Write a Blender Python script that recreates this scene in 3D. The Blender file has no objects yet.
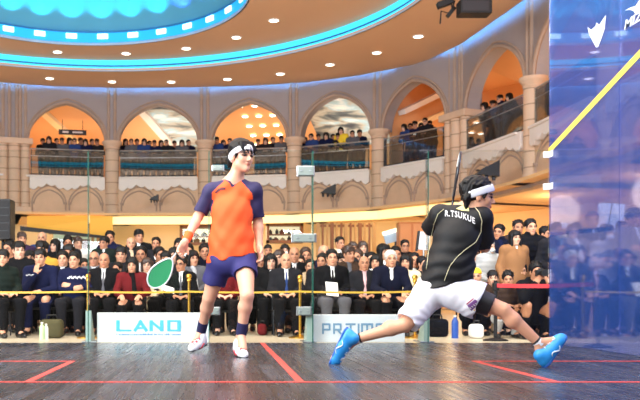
import bpy, bmesh, math, random
import numpy as np
from mathutils import Vector, Matrix
from mathutils.bvhtree import BVHTree
random.seed(7); RNG = np.random.RandomState(5)
SC = bpy.context.scene
COL = SC.collection
PI = math.pi
# ---------------------------------------------------------------- camera model
F = 860.0; VX, VY = 215.0, 295.0; CH = 0.534
def P(x, y, D):                      # photo pixel at depth D -> point
    return Vector(((x-VX)/F*D, D, (VY-y)/F*D+CH))
# ---------------------------------------------------------------- materials
def lin(c):
    return tuple(((v/255)/12.92 if v/255 <= .04045 else ((v/255+.055)/1.055)**2.4) for v in c)
MATS = {}
def mat(name, rgb, rough=.6, metal=0, noise=0, nscale=8, bump=0, bscale=40, spec=.5, sheen=0, emis=0, attr=None, coat=0):
    if name in MATS: return MATS[name]
    m = bpy.data.materials.new(name); m.use_nodes = True
    nt = m.node_tree; b = nt.nodes['Principled BSDF']
    c = (*lin(rgb), 1)
    b.inputs['Base Color'].default_value = c
    b.inputs['Roughness'].default_value = rough
    b.inputs['Metallic'].default_value = metal
    b.inputs['Specular IOR Level'].default_value = spec
    if sheen: b.inputs['Sheen Weight'].default_value = sheen
    if coat: b.inputs['Coat Weight'].default_value = coat
    tc = nt.nodes.new('ShaderNodeTexCoord')
    src = None
    if noise:
        n = nt.nodes.new('ShaderNodeTexNoise'); n.inputs['Scale'].default_value = nscale; n.inputs['Detail'].default_value = 4
        nt.links.new(tc.outputs['Object'], n.inputs['Vector'])
        r = nt.nodes.new('ShaderNodeMix'); r.data_type = 'RGBA'
        r.inputs[6].default_value = tuple(v*(1-noise) for v in c[:3])+(1,)
        r.inputs[7].default_value = tuple(min(1, v*(1+noise)) for v in c[:3])+(1,)
        nt.links.new(n.outputs['Fac'], r.inputs[0]); src = r.outputs[2]
    if attr:
        a = nt.nodes.new('ShaderNodeAttribute'); a.attribute_name = attr
        r2 = nt.nodes.new('ShaderNodeMix'); r2.data_type = 'RGBA'; r2.blend_type = 'MULTIPLY'; r2.inputs[0].default_value = 1
        if src: nt.links.new(src, r2.inputs[6])
        else: r2.inputs[6].default_value = c
        nt.links.new(a.outputs['Color'], r2.inputs[7]); src = r2.outputs[2]
    if src: nt.links.new(src, b.inputs['Base Color'])
    if bump:
        n = nt.nodes.new('ShaderNodeTexNoise'); n.inputs['Scale'].default_value = bscale; n.inputs['Detail'].default_value = 5
        nt.links.new(tc.outputs['Object'], n.inputs['Vector'])
        bp = nt.nodes.new('ShaderNodeBump'); bp.inputs['Strength'].default_value = bump; bp.inputs['Distance'].default_value = .02
        nt.links.new(n.outputs['Fac'], bp.inputs['Height']); nt.links.new(bp.outputs['Normal'], b.inputs['Normal'])
    if emis:
        b.inputs['Emission Color'].default_value = c; b.inputs['Emission Strength'].default_value = emis
    MATS[name] = m
    return m
# ---------------------------------------------------------------- objects
def link(o, parent=None):
    COL.objects.link(o)
    if parent is not None: o.parent = parent
    return o
def mesh_obj(name, verts, faces, m=None, parent=None, smooth=False, mi=None):
    me = bpy.data.meshes.new(name)
    me.from_pydata([tuple(v) for v in verts], [], faces)
    if m is not None:
        for q in (m if isinstance(m, (list, tuple)) else [m]): me.materials.append(q)
    if mi is not None: me.polygons.foreach_set('material_index', mi)
    if smooth: me.polygons.foreach_set('use_smooth', [True]*len(me.polygons))
    me.update()
    return link(bpy.data.objects.new(name, me), parent)
def tag(o, label, cat, group=None):
    o['label'] = label; o['category'] = cat
    if group: o['group'] = group
    return o
def struct(o): o['kind'] = 'structure'; return o
def empty(name, loc=(0,0,0), rz=0):
    o = bpy.data.objects.new(name, None); o.location = loc; o.rotation_euler = (0,0,rz); o.empty_display_size = .1
    return link(o)
class MB:
    """collects boxes, tubes and polygons, builds ONE mesh"""
    def __init__(s): s.v = []; s.f = []
    def add(s, vs, fs):
        n = len(s.v); s.v += [tuple(v) for v in vs]; s.f += [tuple(i+n for i in f) for f in fs]; return s
    def box(s, c, h, R=None, bev=0):
        c = Vector(c)
        bm = bmesh.new(); bmesh.ops.create_cube(bm, size=2)
        for v in bm.verts: v.co = Vector((v.co.x*h[0], v.co.y*h[1], v.co.z*h[2]))
        if bev: bmesh.ops.bevel(bm, geom=bm.edges[:], offset=bev, segments=2, affect='EDGES', profile=.5)
        bm.verts.index_update()
        vs = [(R @ v.co if R else v.co)+c for v in bm.verts]
        s.add(vs, [[v.index for v in f.verts] for f in bm.faces]); bm.free(); return s
    def tube(s, pts, r, n=8, cap=True, closed=False):
        pts = [Vector(p) for p in pts]; rs = r if isinstance(r, (list, tuple)) else [r]*len(pts)
        rings = []; up = None
        L = len(pts)
        for i, p in enumerate(pts):
            a = pts[(i-1) % L] if (closed or i > 0) else p; b = pts[(i+1) % L] if (closed or i < L-1) else p
            t = (b-a).normalized()
            if up is None:
                up = t.orthogonal().normalized()
            else:
                up = (up - t*up.dot(t))
                up = up.normalized() if up.length > 1e-6 else t.orthogonal().normalized()
            w = t.cross(up)
            rings.append([p+(up*math.cos(2*PI*k/n)+w*math.sin(2*PI*k/n))*rs[i] for k in range(n)])
        vs = [v for R in rings for v in R]; fs = []
        for i in range(L if closed else L-1):
            j = (i+1) % L
            for k in range(n):
                fs.append((i*n+k, i*n+(k+1) % n, j*n+(k+1) % n, j*n+k))
        if cap and not closed:
            fs.append(tuple(range(n-1, -1, -1))); fs.append(tuple((L-1)*n+k for k in range(n)))
        return s.add(vs, fs)
    def lathe(s, c, prof, n=20, a0=0, a1=2*PI):
        c = Vector(c); full = abs(a1-a0-2*PI) < 1e-6
        m = n if full else n+1; vs = []
        for (r, z) in prof:
            for k in range(m):
                a = a0+(a1-a0)*k/n; vs.append(c+Vector((r*math.cos(a), r*math.sin(a), z)))
        fs = []
        for i in range(len(prof)-1):
            for k in range(n):
                k2 = (k+1) % m
                fs.append((i*m+k, i*m+k2, (i+1)*m+k2, (i+1)*m+k))
        return s.add(vs, fs)
    def prism(s, poly, O, ux, uy, nrm, t):
        """2D polygon in frame (O,ux,uy) extruded by t along nrm; triangulated caps"""
        from mathutils.geometry import tessellate_polygon
        O, ux, uy, nrm = map(Vector, (O, ux, uy, nrm))
        n = len(poly)
        a = [O+ux*p[0]+uy*p[1] for p in poly]; b = [q+nrm*t for q in a]
        tris = tessellate_polygon([[Vector((p[0], p[1], 0)) for p in poly]])
        fs = [tuple(q) for q in tris]+[tuple(i+n for i in reversed(q)) for q in tris]
        fs += [(i, (i+1) % n, (i+1) % n+n, i+n) for i in range(n)]
        return s.add(a+b, fs)
    def build(s, name, m, parent=None, smooth=False):
        o = mesh_obj(name, s.v, s.f, m, parent, smooth)
        bm = bmesh.new(); bm.from_mesh(o.data); bmesh.ops.recalc_face_normals(bm, faces=bm.faces); bm.to_mesh(o.data); bm.free()
        return o
def autosmooth(o, ang=40):
    me = o.data
    bm = bmesh.new(); bm.from_mesh(me)
    for f in bm.faces: f.smooth = True
    for e in bm.edges:
        if len(e.link_faces) == 2 and e.calc_face_angle(0) > math.radians(ang): e.smooth = False
    bm.to_mesh(me); bm.free(); return o
def text_mesh(s, size=1.0, bold=0.0, extrude=.0, shear=0, spacing=1.0):
    cu = bpy.data.curves.new('t', 'FONT'); cu.body = s; cu.size = size; cu.offset = bold; cu.extrude = extrude; cu.shear = shear
    cu.space_character = spacing; cu.resolution_u = 3; cu.align_x = 'CENTER'; cu.align_y = 'CENTER'
    o = bpy.data.objects.new('t', cu); COL.objects.link(o)
    dg = bpy.context.evaluated_depsgraph_get(); dg.update()
    me = bpy.data.meshes.new_from_object(o.evaluated_get(dg))
    vs = [v.co.copy() for v in me.vertices]; fs = [tuple(p.vertices) for p in me.polygons]
    bpy.data.objects.remove(o); bpy.data.curves.remove(cu); bpy.data.meshes.remove(me)
    return vs, fs
def fit_text(s, w, h, **k):
    vs, fs = text_mesh(s, **k)
    x0 = min(v.x for v in vs); x1 = max(v.x for v in vs); y0 = min(v.y for v in vs); y1 = max(v.y for v in vs)
    return [Vector(((v.x-(x0+x1)/2)/(x1-x0)*w, (v.y-(y0+y1)/2)/(y1-y0)*h, v.z)) for v in vs], fs
# ---------------------------------------------------------------- implicit surfaces -> one continuous mesh
def nrmz(v):
    v = np.asarray(v, float); return v/np.linalg.norm(v)
class SDF:
    def __init__(s): s.p = []; s.fx = None
    def cone(s, a, b, ra, rb=None, k=.03, op='u', flat=None):
        s.p.append(('c', np.array(a, float), np.array(b, float), ra, ra if rb is None else rb, k, op, flat)); return s
    def chain(s, pts, rs, k=.02, op='u'):
        for i in range(len(pts)-1): s.cone(pts[i], pts[i+1], rs[i], rs[i+1], k, op)
        return s
    def ell(s, c, r, R=None, k=.03, op='u'):
        r = (r,)*3 if not hasattr(r, '__len__') else r
        s.p.append(('e', np.array(c, float), np.array(r, float), None if R is None else np.array(R, float), k, op)); return s
    def box(s, c, h, R=None, rad=.01, k=.01, op='u'):
        s.p.append(('b', np.array(c, float), np.array(h, float), None if R is None else np.array(R, float), rad, k, op)); return s
    def cut(s, p, n, k=.004):        # removes the side n points to
        s.p.append(('h', np.array(p, float), nrmz(n), k)); return s
    def bounds(s):
        lo = np.full(3, 1e9); hi = -lo
        for q in s.p:
            if q[0] == 'h' or q[-2 if q[0] == 'c' else -1] != 'u': continue
            a, b = s.bb(q); lo = np.minimum(lo, a); hi = np.maximum(hi, b)
        return lo, hi
    @staticmethod
    def bb(q):
        if q[0] == 'c':
            r = max(q[3], q[4]); return np.minimum(q[1], q[2])-r, np.maximum(q[1], q[2])+r
        if q[0] == 'e':
            e = q[2] if q[3] is None else np.sqrt(((q[3]*q[2][None, :])**2).sum(1)); return q[1]-e, q[1]+e
        e = q[2] if q[3] is None else (np.abs(q[3])*q[2][None, :]).sum(1); return q[1]-e, q[1]+e
    def mesh(s, res, pad=None):
        lo, hi = s.bounds(); lo = lo-2.5*res-.01; hi = hi+2.5*res+.01
        n = np.ceil((hi-lo)/res).astype(int)+1
        f = np.full(n, 1.0, np.float32)
        ax = [lo[i]+np.arange(n[i])*res for i in range(3)]
        for q in s.p:
            if q[0] == 'h':
                d = ((ax[0]-q[1][0])*q[2][0])[:, None, None]+((ax[1]-q[1][1])*q[2][1])[None, :, None]+((ax[2]-q[1][2])*q[2][2])[None, None, :]
                f = np.maximum(f, d.astype(np.float32)); continue
            k = q[5] if q[0] == 'c' else (q[4] if q[0] == 'e' else q[5])
            op = q[6] if q[0] != 'e' else q[5]
            a, b = s.bb(q); m = k+3*res
            i0 = np.maximum(0, np.floor((a-m-lo)/res).astype(int)); i1 = np.minimum(n, np.ceil((b+m-lo)/res).astype(int)+1)
            if (i1 <= i0).any(): continue
            sl = tuple(slice(i0[i], i1[i]) for i in range(3))
            X = ax[0][sl[0]][:, None, None]; Y = ax[1][sl[1]][None, :, None]; Z = ax[2][sl[2]][None, None, :]
            if q[0] == 'c':
                A, B, ra, rb, flat = q[1], q[2], q[3], q[4], q[7]
                px, py, pz = X-A[0], Y-A[1], Z-A[2]; ba = B-A
                if flat is not None:
                    fn = nrmz(flat[0]); g = (1/flat[1]-1)*(px*fn[0]+py*fn[1]+pz*fn[2])
                    px = px+g*fn[0]; py = py+g*fn[1]; pz = pz+g*fn[2]
                    ba = ba+fn*(1/flat[1]-1)*float(ba@fn)
                bb2 = max(float(ba@ba), 1e-9)
                t = np.clip((px*ba[0]+py*ba[1]+pz*ba[2])/bb2, 0, 1)
                d = np.sqrt((px-t*ba[0])**2+(py-t*ba[1])**2+(pz-t*ba[2])**2)-(ra+(rb-ra)*t)
            else:
                px, py, pz = np.broadcast_arrays(X-q[1][0], Y-q[1][1], Z-q[1][2])
                R = q[3]
                if R is not None:
                    px, py, pz = (px*R[0, 0]+py*R[1, 0]+pz*R[2, 0], px*R[0, 1]+py*R[1, 1]+pz*R[2, 1], px*R[0, 2]+py*R[1, 2]+pz*R[2, 2])
                r = q[2]
                if q[0] == 'e':
                    k0 = np.sqrt((px/r[0])**2+(py/r[1])**2+(pz/r[2])**2)
                    k1 = np.sqrt((px/r[0]**2)**2+(py/r[1]**2)**2+(pz/r[2]**2)**2)+1e-9
                    d = k0*(k0-1)/k1
                else:
                    rad = q[4]
                    qx, qy, qz = np.abs(px)-r[0]+rad, np.abs(py)-r[1]+rad, np.abs(pz)-r[2]+rad
                    d = np.sqrt(np.maximum(qx, 0)**2+np.maximum(qy, 0)**2+np.maximum(qz, 0)**2)+np.minimum(np.maximum(qx, np.maximum(qy, qz)), 0)-rad
            g = f[sl]
            if op == 'u':
                h = np.clip(.5+.5*(g-d)/k, 0, 1); f[sl] = g*(1-h)+d*h-k*h*(1-h)
            else:
                d = -d; h = np.clip(.5-.5*(g-d)/k, 0, 1); f[sl] = g*(1-h)+d*h+k*h*(1-h)
        if s.fx is not None:
            f = f+s.fx(ax[0][:, None, None], ax[1][None, :, None], ax[2][None, None, :]).astype(np.float32)
        f[0] = f[-1] = 1; f[:, 0] = f[:, -1] = 1; f[:, :, 0] = f[:, :, -1] = 1
        return surface_nets(f, lo, res)
CORN = np.array([(i, j, k) for i in (0, 1) for j in (0, 1) for k in (0, 1)])
EDG = [(a, b) for a in range(8) for b in range(a+1, 8) if np.abs(CORN[a]-CORN[b]).sum() == 1]
def surface_nets(f, lo, res):
    ins = f < 0
    c = np.zeros(tuple(np.array(f.shape)-1), np.int8)
    nx, ny, nz = c.shape
    for (i, j, k) in CORN: c += ins[i:i+nx, j:j+ny, k:k+nz]
    act = np.argwhere((c > 0) & (c < 8))
    idx = np.full(c.shape, -1, np.int64); idx[act[:, 0], act[:, 1], act[:, 2]] = np.arange(len(act))
    cv = np.stack([f[act[:, 0]+i, act[:, 1]+j, act[:, 2]+k] for (i, j, k) in CORN], 1)
    acc = np.zeros((len(act), 3)); cnt = np.zeros(len(act))
    for a, b in EDG:
        va, vb = cv[:, a], cv[:, b]; m = (va < 0) != (vb < 0)
        t = np.where(m, va/np.where(m, va-vb, 1), 0)
        acc += (m[:, None])*(CORN[a]+t[:, None]*(CORN[b]-CORN[a])); cnt += m
    V = (act+acc/cnt[:, None])*res+lo
    faces = []
    for ax in range(3):
        s1 = [slice(None)]*3; s2 = [slice(None)]*3; s1[ax] = slice(0, -1); s2[ax] = slice(1, None)
        a = ins[tuple(s1)]; b = ins[tuple(s2)]
        e = np.argwhere(a != b); o1, o2 = [(1, 2), (2, 0), (0, 1)][ax]
        e = e[(e[:, o1] > 0) & (e[:, o2] > 0)]
        def cell(d1, d2):
            q = e.copy(); q[:, o1] -= d1; q[:, o2] -= d2; return idx[q[:, 0], q[:, 1], q[:, 2]]
        Q = np.stack([cell(1, 1), cell(0, 1), cell(0, 0), cell(1, 0)], 1)
        fl = ~a[e[:, 0], e[:, 1], e[:, 2]]
        Q[fl] = Q[fl][:, ::-1]; faces.append(Q)
    return V, np.concatenate(faces)
def sdf_data(name, sdf, res, mats=None, feat=None, relax=1):
    V, Fc = sdf.mesh(res)
    if relax:
        for _ in range(relax):
            S = np.zeros_like(V); N = np.zeros(len(V))
            for i in range(4):
                j = (i+1) % 4
                np.add.at(S, Fc[:, i], V[Fc[:, j]]); np.add.at(N, Fc[:, i], 1)
                np.add.at(S, Fc[:, j], V[Fc[:, i]]); np.add.at(N, Fc[:, j], 1)
            V = .5*V+.5*S/N[:, None]
    me = bpy.data.meshes.new(name)
    n = len(V); m = len(Fc)
    me.vertices.add(n); me.vertices.foreach_set('co', V.astype(np.float32).ravel())
    me.loops.add(m*4); me.loops.foreach_set('vertex_index', Fc.astype(np.int32).ravel())
    me.polygons.add(m); me.polygons.foreach_set('loop_start', np.arange(0, m*4, 4, dtype=np.int32))
    me.polygons.foreach_set('use_smooth', np.ones(m, bool))
    me.update(calc_edges=True)
    if mats:
        for q in (mats if isinstance(mats, (list, tuple)) else [mats]): me.materials.append(q)
    if feat is not None:
        a = me.color_attributes.new('feat', 'FLOAT_COLOR', 'POINT')
        cols = np.ones((n, 4), np.float32); cols[:, :3] = feat(V)
        a.data.foreach_set('color', cols.ravel())
    return me
def data_obj(name, me, parent=None, M=None, m=None):
    o = link(bpy.data.objects.new(name, me), parent)
    if M is not None: o.matrix_local = M
    if m is not None:
        if not me.materials: me.materials.append(None)
        o.material_slots[0].link = 'OBJECT'; o.material_slots[0].material = m
    return o
# ================================================================= special materials
def stone_mat(name, rgb, joint=.42, dark=.58, noise=.18):
    m = mat(name, rgb, rough=.8, noise=noise, nscale=2.5, bump=.15, bscale=12)
    nt = m.node_tree; b = nt.nodes['Principled BSDF']
    old = b.inputs['Base Color'].links[0].from_socket
    tc = nt.nodes.new('ShaderNodeTexCoord'); sp = nt.nodes.new('ShaderNodeSeparateXYZ'); nt.links.new(tc.outputs['Object'], sp.inputs[0])
    md = nt.nodes.new('ShaderNodeMath'); md.operation = 'MODULO'; md.inputs[1].default_value = joint
    nt.links.new(sp.outputs['Z'], md.inputs[0])
    lt = nt.nodes.new('ShaderNodeMath'); lt.operation = 'LESS_THAN'; lt.inputs[1].default_value = .035
    nt.links.new(md.outputs[0], lt.inputs[0])
    mx = nt.nodes.new('ShaderNodeMix'); mx.data_type = 'RGBA'; mx.blend_type = 'MULTIPLY'
    nt.links.new(lt.outputs[0], mx.inputs[0]); nt.links.new(old, mx.inputs[6]); mx.inputs[7].default_value = (dark, dark*.93, dark*.88, 1)
    nt.links.new(mx.outputs[2], b.inputs['Base Color']); return m
def glass_mat(name, tint, refl=.05, film=None, filmfac=0, rough=0.0, hazef=None):
    m = bpy.data.materials.new(name); m.use_nodes = True; nt = m.node_tree; nt.nodes.clear()
    out = nt.nodes.new('ShaderNodeOutputMaterial')
    tr = nt.nodes.new('ShaderNodeBsdfTransparent'); tr.inputs[0].default_value = (*tint, 1)
    gl = nt.nodes.new('ShaderNodeBsdfGlossy'); gl.inputs['Roughness'].default_value = rough
    fr = nt.nodes.new('ShaderNodeLayerWeight'); fr.inputs[0].default_value = .12
    mth = nt.nodes.new('ShaderNodeMath'); mth.operation = 'MULTIPLY_ADD'; mth.inputs[1].default_value = .6; mth.inputs[2].default_value = refl
    nt.links.new(fr.outputs['Fresnel'], mth.inputs[0])
    last = tr
    if film:
        df = nt.nodes.new('ShaderNodeBsdfDiffuse'); df.inputs[0].default_value = (*film, 1)
        tl = nt.nodes.new('ShaderNodeBsdfTranslucent'); tl.inputs[0].default_value = (*film, 1)
        ad = nt.nodes.new('ShaderNodeMixShader'); ad.inputs[0].default_value = .5
        nt.links.new(df.outputs[0], ad.inputs[1]); nt.links.new(tl.outputs[0], ad.inputs[2])
        mx = nt.nodes.new('ShaderNodeMixShader'); mx.inputs[0].default_value = filmfac
        nt.links.new(tr.outputs[0], mx.inputs[1]); nt.links.new(ad.outputs[0], mx.inputs[2]); last = mx
    mx2 = nt.nodes.new('ShaderNodeMixShader')
    nt.links.new(mth.outputs[0], mx2.inputs[0]); nt.links.new(last.outputs[0], mx2.inputs[1]); nt.links.new(gl.outputs[0], mx2.inputs[2])
    nt.links.new(mx2.outputs[0], out.inputs[0]); MATS[name] = m; return m
def floor_mat():
    m = mat('court_boards', (62, 60, 62), rough=.3, spec=.5)
    nt = m.node_tree; b = nt.nodes['Principled BSDF']; tc = nt.nodes.new('ShaderNodeTexCoord')
    mp = nt.nodes.new('ShaderNodeMapping'); mp.inputs['Rotation'].default_value = (0, 0, PI/2); nt.links.new(tc.outputs['Object'], mp.inputs[0])
    br = nt.nodes.new('ShaderNodeTexBrick'); br.inputs['Scale'].default_value = 1; br.inputs['Brick Width'].default_value = 1.1; br.inputs['Row Height'].default_value = .11
    br.inputs['Mortar Size'].default_value = .003; br.inputs['Mortar'].default_value = (*lin((30, 29, 30)), 1)
    br.inputs['Color1'].default_value = (*lin((34, 36, 44)), 1); br.inputs['Color2'].default_value = (*lin((66, 69, 78)), 1); br.offset = .37
    nt.links.new(mp.outputs[0], br.inputs[0])
    mp2 = nt.nodes.new('ShaderNodeMapping'); mp2.inputs['Scale'].default_value = (16, .8, 1); nt.links.new(tc.outputs['Object'], mp2.inputs[0])
    n = nt.nodes.new('ShaderNodeTexNoise'); n.inputs['Scale'].default_value = 1.6; n.inputs['Detail'].default_value = 5; nt.links.new(mp2.outputs[0], n.inputs[0])
    mx = nt.nodes.new('ShaderNodeMix'); mx.data_type = 'RGBA'; mx.blend_type = 'OVERLAY'; mx.inputs[0].default_value = .28
    nt.links.new(br.outputs['Color'], mx.inputs[6]); nt.links.new(n.outputs['Fac'], mx.inputs[7]); nt.links.new(mx.outputs[2], b.inputs['Base Color'])
    mr = nt.nodes.new('ShaderNodeMapRange'); mr.inputs[3].default_value = .20; mr.inputs[4].default_value = .34; nt.links.new(n.outputs['Fac'], mr.inputs[0]); nt.links.new(mr.outputs[0], b.inputs['Roughness'])
    bp = nt.nodes.new('ShaderNodeBump'); bp.inputs['Strength'].default_value = .12; bp.inputs['Distance'].default_value = .002
    nt.links.new(br.outputs['Color'], bp.inputs['Height']); nt.links.new(bp.outputs['Normal'], b.inputs['Normal'])
    return m
def mural_mat():
    m = mat('sky_mural', (205, 208, 210), rough=.7); nt = m.node_tree; b = nt.nodes['Principled BSDF']
    tc = nt.nodes.new('ShaderNodeTexCoord'); mp = nt.nodes.new('ShaderNodeMapping'); mp.inputs['Scale'].default_value = (.55, .9, 1.6); nt.links.new(tc.outputs['Object'], mp.inputs[0])
    n = nt.nodes.new('ShaderNodeTexNoise'); n.inputs['Scale'].default_value = 1.3; n.inputs['Detail'].default_value = 5; n.inputs['Distortion'].default_value = .6
    nt.links.new(mp.outputs[0], n.inputs[0]); r = nt.nodes.new('ShaderNodeValToRGB'); nt.links.new(n.outputs['Fac'], r.inputs[0])
    e = r.color_ramp.elements; e[0].position = .38; e[0].color = (*lin((66, 74, 84)), 1); e[1].position = .7; e[1].color = (*lin((250, 248, 244)), 1)
    for p, c in ((.46, (110, 120, 122)), (.53, (186, 182, 170)), (.60, (170, 205, 220))):
        q = e.new(p); q.color = (*lin(c), 1)
    nt.links.new(r.outputs[0], b.inputs['Base Color']); return m
M_STONE = stone_mat('beige_stone', (214, 184, 156))
M_STONE2 = stone_mat('spandrel_stone', (214, 180, 148), joint=50)
M_UP = mat('grey_plaster', (158, 148, 146), rough=.85, noise=.08, nscale=1.5)
M_MOLD = mat('mould_stone', (172, 148, 130), rough=.8, noise=.15, nscale=4)
M_WHITE = mat('white_stone', (232, 224, 216), rough=.7, noise=.06, nscale=5)
M_TAN = mat('tan_ceiling', (226, 184, 146), rough=.85, noise=.03, nscale=.6)
M_LIP = mat('ceiling_lip', (190, 205, 225), rough=.6)
M_TEAL = mat('teal_fascia', (50, 125, 180), rough=.5)
M_ORANGE = mat('orange_plaster', (226, 168, 116), rough=.85, noise=.08, nscale=.8)
M_CREAM = mat('cream_plaster', (238, 214, 170), rough=.85, noise=.05, nscale=1)
M_PEACH = mat('peach_plaster', (240, 196, 140), rough=.85, noise=.05, nscale=1)
M_BLACK = mat('matt_black', (16, 16, 18), rough=.5)
M_DARK = mat('dark_metal', (40, 40, 44), rough=.4, metal=.6)
M_STEEL = mat('brushed_steel', (190, 194, 200), rough=.3, metal=.9)
M_GOLD = mat('brass', (214, 168, 70), rough=.28, metal=.95)
M_DOME_WASH = mat('dome_cyan_wash', (96, 178, 206), rough=.9)  # cyan cove light tinted into the white dome's colour
M_CYAN = mat('cyan_led', (60, 205, 250), emis=1.1)
M_BLUELED = mat('blue_led', (96, 172, 255), emis=55)
M_BULB = mat('lamp_white', (255, 244, 225), emis=6)
M_RIMB = mat('rim_lamp_white', (205, 250, 255), emis=2.6)
M_WARM = mat('warm_lightbox', (255, 226, 160), emis=1.35)
M_BACKGLASS = glass_mat('clear_glass', (.955, .975, .965), .015)
M_RAILGLASS = glass_mat('balustrade_glass', (.72, .82, .88), .10)
M_BLUEGLASS = glass_mat('blue_film_glass', (.78, .79, .93), .09, film=(.06, .17, .62), filmfac=.30, rough=.03)
M_EDGE = mat('green_glass_edge', (40, 96, 84), rough=.2)
M_FIN = mat('frosted_fin', (176, 198, 188), rough=.35)
# ================================================================= rotunda plan
WALL = [(8.9, 5), (8.75, 14), (8.6, 19.5), (8.5, 22.75), (7.95, 26.8), (7.2, 29.0), (5.3, 30.7), (3.7, 31.6), (1.6, 32.2), (-1, 32.5), (-3.6, 32.6),
        (-6.2, 32.3), (-8.0, 31.7), (-10.5, 30.4), (-12.8, 28.3), (-14.6, 25), (-15.3, 20), (-15.5, 5)]
def ray_wall(u, o=(0, 0)):
    """where direction X = o.x + u*(Y) meets the wall line"""
    best = None
    for (x0, y0), (x1, y1) in zip(WALL[:-1], WALL[1:]):
        g0 = x0-u*y0; g1 = x1-u*y1
        if g0*g1 <= 0 and g0 != g1:
            t = g0/(g0-g1); y = y0+(y1-y0)*t; x = x0+(x1-x0)*t
            if best is None or y > best[1]: best = (x, y)
    return best
PX = [-84, 14, 112, 205, 294, 378, 459, 531, 606]
BIGP = (1, 6)
PIL = [Vector((*ray_wall((x-VX)/F), 0)) for x in PX]
PIL.append(Vector((8.72, 14.6, 0)))
Z_SOF, Z_SLAB, Z_SPR, Z_APEX, Z_TOP = 3.6, 4.93, 6.28, 7.74, 8.9
def arch_pts(w, z0, z1, n=11):
    """pointed arch from (-w,z0) over (0,z1) to (w,z0)"""
    c = .28*w; R = w+c; h = math.sqrt(R*R-c*c); pts = []
    a1 = math.acos(c/R)
    for i in range(n+1):
        a = a1*i/n; pts.append((-(R*math.cos(a)-c), z0+R*math.sin(a)/h*(z1-z0)))
    return pts+[(-x, z) for x, z in reversed(pts[:-1])]
def bay_frame(i):
    a, b = PIL[i], PIL[i+1]; ux = (b-a); L = ux.length; ux.normalize(); n = Vector((-ux.y, ux.x, 0))
    if n.dot(a-Vector((-3.6, 20, 0))) < 0: n = -n
    return a, ux, n, L
UZ = Vector((0, 0, 1))
ORD = ['', 'first', 'second', 'third', 'fourth', 'fifth', 'sixth', 'seventh', 'eighth']
tn = [0]
def trim(o): tn[0] += 1; o.name = 'trim_%d' % tn[0]; return struct(o)
def hw(i): return .56 if i in BIGP else .27
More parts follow.
